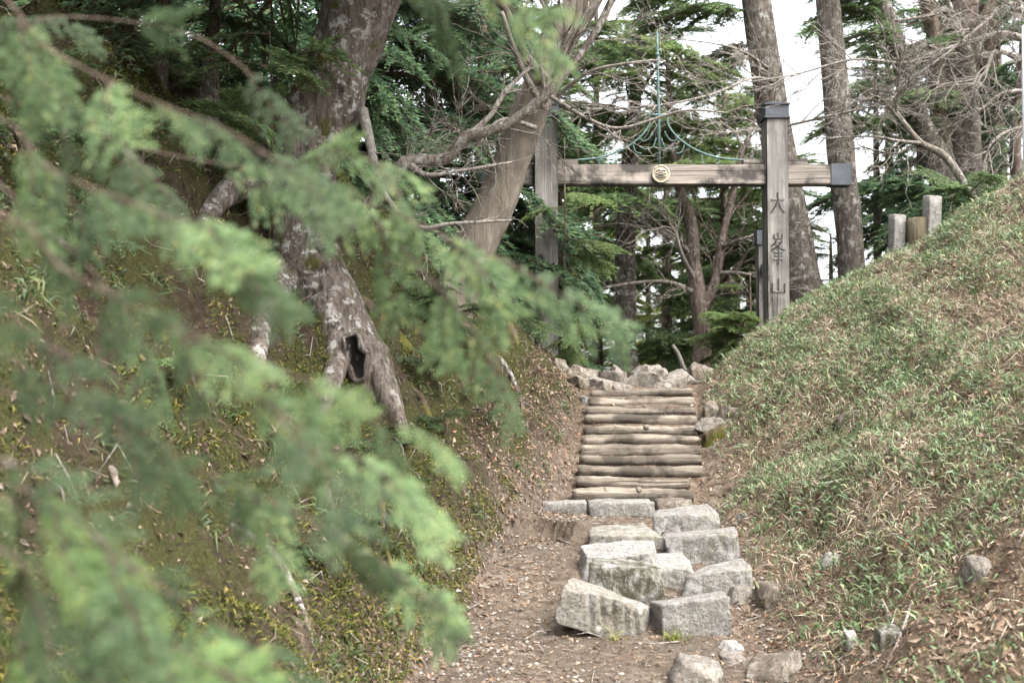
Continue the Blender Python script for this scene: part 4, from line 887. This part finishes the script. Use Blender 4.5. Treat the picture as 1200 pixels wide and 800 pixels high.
# ------------------------------------------------------------------ ground cover (stuff)
rg = np.random.default_rng(77)
def scatter(n, x0, x1, y0, y1, dens):
    P = []; tot = 0
    while tot < n:
        x = rg.uniform(x0, x1, n * 2); y = y0 + (y1 - y0) * rg.random(n * 2) ** 1.15
        vis = np.abs(x) < .50 * y + .5
        k = vis & (rg.random(n * 2) < dens(x, y)); P.append(np.stack([x[k], y[k]], -1)); tot += k.sum()
    return np.concatenate(P)[:n]
def drape(xy, lift=0): return np.stack([xy[:, 0], xy[:, 1], H(xy[:, 0], xy[:, 1]) + lift], -1)
def tangent(nm, n):
    a = rg.normal(size=(n, 3)); return unit(a - nm * (a * nm).sum(1, keepdims=True))
def bare(x, y): return np.clip(1.25 + 2.6 * n2(x, y, .9, 4, 51), .12, 1)
def d_lit(x, y):
    e = np.minimum(np.abs(x - XL(y)), np.abs(x - XR(y))); onp = (x > XL(y)) & (x < XR(y))
    d = np.where(onp, .22 + .6 * np.exp(-e / .22), np.where(x < XL(y) - .25, .02, lerp(y, [3, 7, 9], [.95, .8, .5]) * (1.25 - .5 * bare(x, y)))) * (1 + .8 * n2(x, y, 1.7, 3, 21))
    d = np.where((x > XL(y) - .6) & (x < XL(y) + .2) & (y > 8.8), 1.0, d)
    return np.clip(d, 0, 1)
n = 60000; xy = scatter(n, -4.5, 7, 3.0, 14.5, d_lit); nm = normal_at(xy[:, 0], xy[:, 1]); nj = unit(nm + rg.normal(0, .33, (n, 3)))
V, F = leaf_quads(drape(xy, .008) , tangent(nj, n), nj, (lsz := np.clip(rg.gamma(5, .006, n), .008, .075) * np.where((xy[:, 0] > XL(xy[:, 1])) & (xy[:, 0] < XR(xy[:, 1])), .75, 1)), lsz * rg.uniform(.25, .65, n), rg.uniform(0, .55, (n, 1)))
tag(link('leaf_litter', quick_mesh('leaf_litter', V, F, M['litter'], smooth=False)), 'brown dead leaves strewn over the path and the right bank', 'leaf litter', kind='stuff')

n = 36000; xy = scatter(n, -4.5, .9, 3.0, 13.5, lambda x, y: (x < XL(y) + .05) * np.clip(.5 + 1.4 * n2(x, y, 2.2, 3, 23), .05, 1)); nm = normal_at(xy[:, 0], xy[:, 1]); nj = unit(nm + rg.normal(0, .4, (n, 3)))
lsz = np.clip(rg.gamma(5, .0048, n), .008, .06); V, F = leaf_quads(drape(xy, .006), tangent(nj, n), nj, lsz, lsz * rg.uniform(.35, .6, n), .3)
tag(link('shaded_leaf_litter', quick_mesh('shaded_leaf_litter', V, F, M['shaded_litter'], smooth=False)), 'dead leaves and needles on the left bank, darkened for the shade of trees', 'leaf litter', kind='stuff')
def blades(base, up, L, Wd, lean, bend):
    """3-segment arching blades"""
    n = len(base); sd_ = unit(np.cross(up, lean + 1e-3)); L = L[:, None]; Wd = Wd[:, None]
    m1 = base + up * L * .45 + lean * L * .18; tip = base + up * L * (.72 - bend[:, None] * .5) + lean * L * (.55 + bend[:, None] * .4)
    V = np.stack([base - sd_ * Wd * .25, base + sd_ * Wd * .25, m1 + sd_ * Wd * .5, m1 - sd_ * Wd * .5, tip], 1)
    k = np.arange(n) * 5
    F = np.concatenate([np.stack([k, k + 1, k + 2], -1), np.stack([k, k + 2, k + 3], -1), np.stack([k + 3, k + 2, k + 4], -1)])
    return V.reshape(-1, 3), F
def d_sasa(x, y):
    s = x - XR(y); c = n2(x, y, 2.4, 4, 31)
    return np.clip((s - .05) / .7, 0, 1) * np.clip(.6 + 1.5 * c, .08, 1) * bare(x, y) * lerp(y, [3, 6, 7.2, 9, 14], [.15, .3, .55, 1, 1])
n = 46000; xy = scatter(n, .8, 7.5, 3.4, 14.8, d_sasa); nm = normal_at(xy[:, 0], xy[:, 1]); up = unit(nm * .6 + [0, 0, .6] + rg.normal(0, .28, (n, 3))); ln = tangent(up, n) * .8 + [-.3, -.15, 0]
V, F = blades(drape(xy, -.005) + up * rg.uniform(0, .06, n)[:, None], up, rg.uniform(.025, .10, n), rg.uniform(.006, .018, n), unit(ln), rg.uniform(.2, 1.1, n))
tag(link('bamboo_grass', quick_mesh('bamboo_grass', V, F, M['sasa'])), 'low green bamboo grass covering the right bank', 'bamboo grass', kind='stuff')
n = 88000; xy = scatter(n, .8, 7.5, 3.4, 14.8, lambda x, y: np.clip((x - XR(y) - .1) / .8, 0, 1) * np.clip(.7 + 1.2 * n2(x, y, 3.1, 3, 33), .2, 1) * (.3 + .7 * bare(x, y)) * lerp(y, [3, 6.2, 8.2], [.25, .35, 1]))
nm = normal_at(xy[:, 0], xy[:, 1]); up = unit(nm * .35 + [-.2, -.15, .05] + rg.normal(0, .5, (n, 3)))
V, F = blades(drape(xy, -.005), up, rg.uniform(.03, .13, n), rg.uniform(.003, .008, n), tangent(up, n), rg.uniform(.2, 1.4, n))
tag(link('dry_grass', quick_mesh('dry_grass', V, F, M['straw'])), 'dry straw-coloured grass stalks matted over the right bank', 'dry grass', kind='stuff')
n = 120000; xy = scatter(n, -4.5, 1.0, 3.0, 13, lambda x, y: (x < XL(y) - .05) * np.clip(4 * (n2(x, y, 1.9, 4, 35) + .12 + .35 * np.exp(-((XL(y) - x - .25) / .25) ** 2) * (y < 8.2) - .25 * (y > 8.6) * (XL(y) - x < .7)), .02, 1))
nm = normal_at(xy[:, 0], xy[:, 1]); up = unit(nm + rg.normal(0, .5, (n, 3)))
V, F = blades(drape(xy, -.003), up, rg.uniform(.015, .06, n), rg.uniform(.004, .011, n), tangent(up, n), rg.uniform(.2, 1, n))
tag(link('moss', quick_mesh('moss', V, F, M['moss'])), 'yellow-green moss tufts in patches over the left bank', 'moss', kind='stuff')
n = 4500; xy = scatter(n, -4.5, 1.2, 3.0, 13.5, lambda x, y: (x < XL(y) + .05) * np.clip(.6 + n2(x, y, 1.5, 3, 37), .1, 1))
nm = normal_at(xy[:, 0], xy[:, 1]); up = unit(nm * .3 + [.2, -.15, -.1] + rg.normal(0, .5, (n, 3)))
V, F = blades(drape(xy, .0), up, rg.uniform(.05, .2, n), rg.uniform(.003, .008, n), tangent(up, n), rg.uniform(.2, 1.4, n))
tag(link('dry_rootlets', quick_mesh('dry_rootlets', V, F, M['rootlet'])), 'dry rootlets and stalks trailing down the left bank', 'dry stalks', kind='stuff')
ctr = scatter(520, -4.5, 1.0, 3.2, 12.5, lambda x, y: (x < XL(y) - .1) * np.clip(.45 + 1.6 * n2(x, y, .9, 3, 61), .05, 1)); nb = 22; n = len(ctr) * nb
xy = np.repeat(ctr, nb, 0) + rg.normal(0, .035, (n, 2)); nm = normal_at(xy[:, 0], xy[:, 1]); up = unit(nm * .6 + [.1, -.1, .5] + rg.normal(0, .45, (n, 3)))
V, F = blades(drape(xy, -.004), up, rg.uniform(.03, .13, n) * np.repeat(rg.uniform(.6, 1.2, len(ctr)), nb), rg.uniform(.006, .016, n), tangent(up, n), rg.uniform(.3, 1.3, n))
tag(link('undergrowth', quick_mesh('undergrowth', V, F, M['undergrowth'])), 'small dull green sprigs and ferns growing all over the left bank', 'undergrowth', kind='stuff')
# twigs and pebbles
B = MB(); xy = scatter(420, -4, 6, 3.4, 13.5, lambda x, y: .5 + 0 * x); P = drape(xy, .012); nm = normal_at(xy[:, 0], xy[:, 1]); T = tangent(nm, 420)
for i in range(420):
    L = rg.uniform(.06, .32); r = rg.uniform(.0025, .006); m = P[i] + T[i] * L * .5 + nm[i] * rg.uniform(0, .03) + rg.normal(0, .01, 3); e = P[i] + T[i] * L; e[2] = h1(e[0], e[1]) + .012
    B.tube([P[i], m, e], [r, r * .9, r * .5], 4)
tag(link('fallen_twigs', B.mesh('fallen_twigs', M['dead_twig'])), 'thin dead twigs scattered over path and banks', 'twigs', kind='stuff')
ico = np.array([(1, 0, 0), (-1, 0, 0), (0, 1, 0), (0, -1, 0), (0, 0, 1), (0, 0, -1)], float); icf = np.array([(0, 2, 4), (2, 1, 4), (1, 3, 4), (3, 0, 4), (2, 0, 5), (1, 2, 5), (3, 1, 5), (0, 3, 5)])
n = 1500; xy = scatter(n, -1, 2.4, 4.5, 10, lambda x, y: ((x > XL(y) - .15) & (x < XR(y) + .2)) * np.clip(.4 + 1.3 * n2(x, y, 1.2, 3, 41) + .5 * (x < XL(y) + .5), .05, 1))
sz = rg.uniform(.005, .019, n) * np.where(rg.random(n) < .05, 1.7, 1); sc = rg.uniform(.6, 1.3, (n, 6, 3)) * sz[:, None, None] * np.array([1, 1, .6])
V = drape(xy, .003)[:, None, :] + ico[None] * sc; F = (icf[None] + (np.arange(n) * 6)[:, None, None]).reshape(-1, 3)
k = NT('pebble', .9, .2); k.color(k.ramp(k.island(), [(0, (.14, .115, .095)), (.5, (.25, .22, .19)), (.85, (.27, .245, .22)), (1, (.36, .34, .32))])); M['pebble'] = k.m
tag(link('pebbles', quick_mesh('pebbles', V.reshape(-1, 3), F, M['pebble'], smooth=False)), 'small pale pebbles in the trodden path', 'pebbles', kind='stuff')
# grass tufts under the front right block
for lab, px, py, Y, nb in (('small green grass tuft at the foot of the front right block', 792, 752, 6.85, 42), ('tiny green weed at the foot of the tilted grooved block', 720, 752, 6.85, 16)):
    p = at(px, py, Y); z = h1(p[0], Y); bp = np.stack([p[0] + rg.normal(0, .035, nb), Y + rg.normal(0, .015, nb), np.full(nb, z - .005)], -1); up = unit(np.array([0, -.1, 1.0]) + rg.normal(0, .25, (nb, 3)))
    V, F = blades(bp - [p[0], Y, z], up, rg.uniform(.05, .14, nb), rg.uniform(.005, .009, nb), tangent(up, nb), rg.uniform(.1, .7, nb))
    tag(link('grass_tuft', quick_mesh('grass_tuft', V, F, M['spring']), loc=(p[0], Y, z)), lab, 'grass tuft')

# ------------------------------------------------------------------ cypress leaning in from the left, out of focus
fx, fy = -1.75, 1.75; fz = h1(fx, fy)
fr = empty('cypress_tree', (fx, fy, fz - .1), 'blurred cypress whose drooping green sprays reach in from the left', 'tree'); org = np.array([fx, fy, fz - .1])
B = MB(); TP = spline([(fx, fy, fz - .1), (fx + .05, fy, fz + 1), (fx + .02, fy + .05, fz + 2.4), (fx + .1, fy, fz + 4)], 24); B.tube(TP, np.linspace(.13, .04, 24), 14, 0, .15, 5, 6)
link('trunk', B.mesh('trunk', M['bark_red'], org), fr)
rgf = np.random.default_rng(9)
def fore(pts, n, L, leaf='cypress', t0=.25, w_=.011, droop=-22, fan=48, join=None):
    P = [at(a, b, c) for a, b, c in pts]
    if join is None:
        z = P[0][2] + .05; P.insert(0, np.array([np.interp(z, TP[:, 2], TP[:, 0]), np.interp(z, TP[:, 2], TP[:, 1]), z]))
    Q = spline(P, 26); B = MB(); B.tube(Q, np.linspace(w_ * .24, .0012, 26), 7, 0, .1, 3, 20); lb = link('limb', B.mesh('limb', M['twigwood'], org), fr)
    i0 = int(t0 * 25) if join is None else 2
    for k in range(n):
        i = i0 + (25 - i0) * (k + rgf.random()) / n; i = min(24, int(i)); d = Q[i + 1] - Q[i]; az = math.atan2(d[1], d[0]); el = math.atan2(d[2], math.hypot(d[0], d[1]))
        sg = 1 if k % 2 else -1
        last = k >= n - 1
        az2 = az + (0 if last else sg * R(rgf.uniform(15, fan))); pit = el + R(rgf.uniform(-14, 8)) + (R(droop) * rgf.random())
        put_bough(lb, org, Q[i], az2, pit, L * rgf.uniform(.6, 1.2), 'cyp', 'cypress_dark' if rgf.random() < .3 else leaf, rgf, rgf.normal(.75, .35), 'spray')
fore([(-90, -30, 1.55), (60, 60, 1.5), (170, 115, 1.45), (260, 150, 1.4), (335, 195, 1.38)], 7, .13)
fore([(-90, 120, 1.4), (60, 200, 1.35), (160, 240, 1.3), (240, 275, 1.28), (310, 345, 1.25)], 7, .125)
fore([(-90, 90, 1.9), (150, 170, 1.85), (330, 205, 1.8), (440, 240, 1.75), (540, 285, 1.7), (640, 330, 1.7)], 7, .16, t0=.4)
fore([(420, 235, 1.76), (480, 300, 1.72), (535, 360, 1.7), (590, 440, 1.68)], 4, .15, join=1, w_=.005)
fore([(330, 205, 1.8), (390, 180, 1.78), (440, 190, 1.76), (470, 230, 1.75)], 4, .14, join=1, w_=.004)
fore([(-90, 235, 1.25), (80, 320, 1.25), (190, 375, 1.25), (300, 425, 1.25), (400, 460, 1.25), (475, 505, 1.25)], 7, .13, t0=.35)
fore([(190, 375, 1.25), (270, 440, 1.22), (350, 500, 1.2), (440, 565, 1.2)], 4, .125, join=1, w_=.005)
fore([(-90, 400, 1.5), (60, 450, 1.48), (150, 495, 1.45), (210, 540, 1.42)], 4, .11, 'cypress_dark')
fore([(-90, 440, 1.55), (150, 520, 1.5), (300, 580, 1.5), (420, 640, 1.48), (530, 722, 1.46)], 7, .14, t0=.45)
fore([(-90, 520, 1.15), (20, 570, 1.12), (100, 620, 1.1), (190, 690, 1.1)], 8, .12, 'cypress_bright', t0=.2)
fore([(-90, 620, 1.15), (40, 690, 1.12), (150, 740, 1.1), (290, 800, 1.1)], 11, .13, 'cypress_bright', t0=.2)
fore([(-90, 700, 1.3), (30, 760, 1.28), (120, 800, 1.25), (200, 850, 1.25)], 6, .12, 'cypress_bright', t0=.2)
fore([(-90, -160, 1.7), (200, -120, 1.7), (420, -60, 1.7), (520, -20, 1.7), (610, 15, 1.68)], 6, .13, t0=.5)
fore([(-90, 30, 1.9), (80, 20, 1.9), (220, 40, 1.88), (300, 90, 1.85)], 4, .13, 'cypress_dark')
fore([(-90, 40, 1.75), (50, 100, 1.7), (140, 170, 1.68), (200, 230, 1.66)], 6, .13, 'cypress_dark')
fore([(-90, 190, 1.65), (40, 260, 1.62), (120, 330, 1.6), (170, 400, 1.58)], 6, .13, 'cypress_dark')
fore([(-90, 330, 1.45), (30, 390, 1.42), (110, 450, 1.4), (150, 520, 1.38)], 5, .12, 'cypress_dark')
fore([(-90, 560, 1.4), (40, 620, 1.36), (140, 660, 1.34), (240, 720, 1.32), (330, 775, 1.3)], 7, .12)
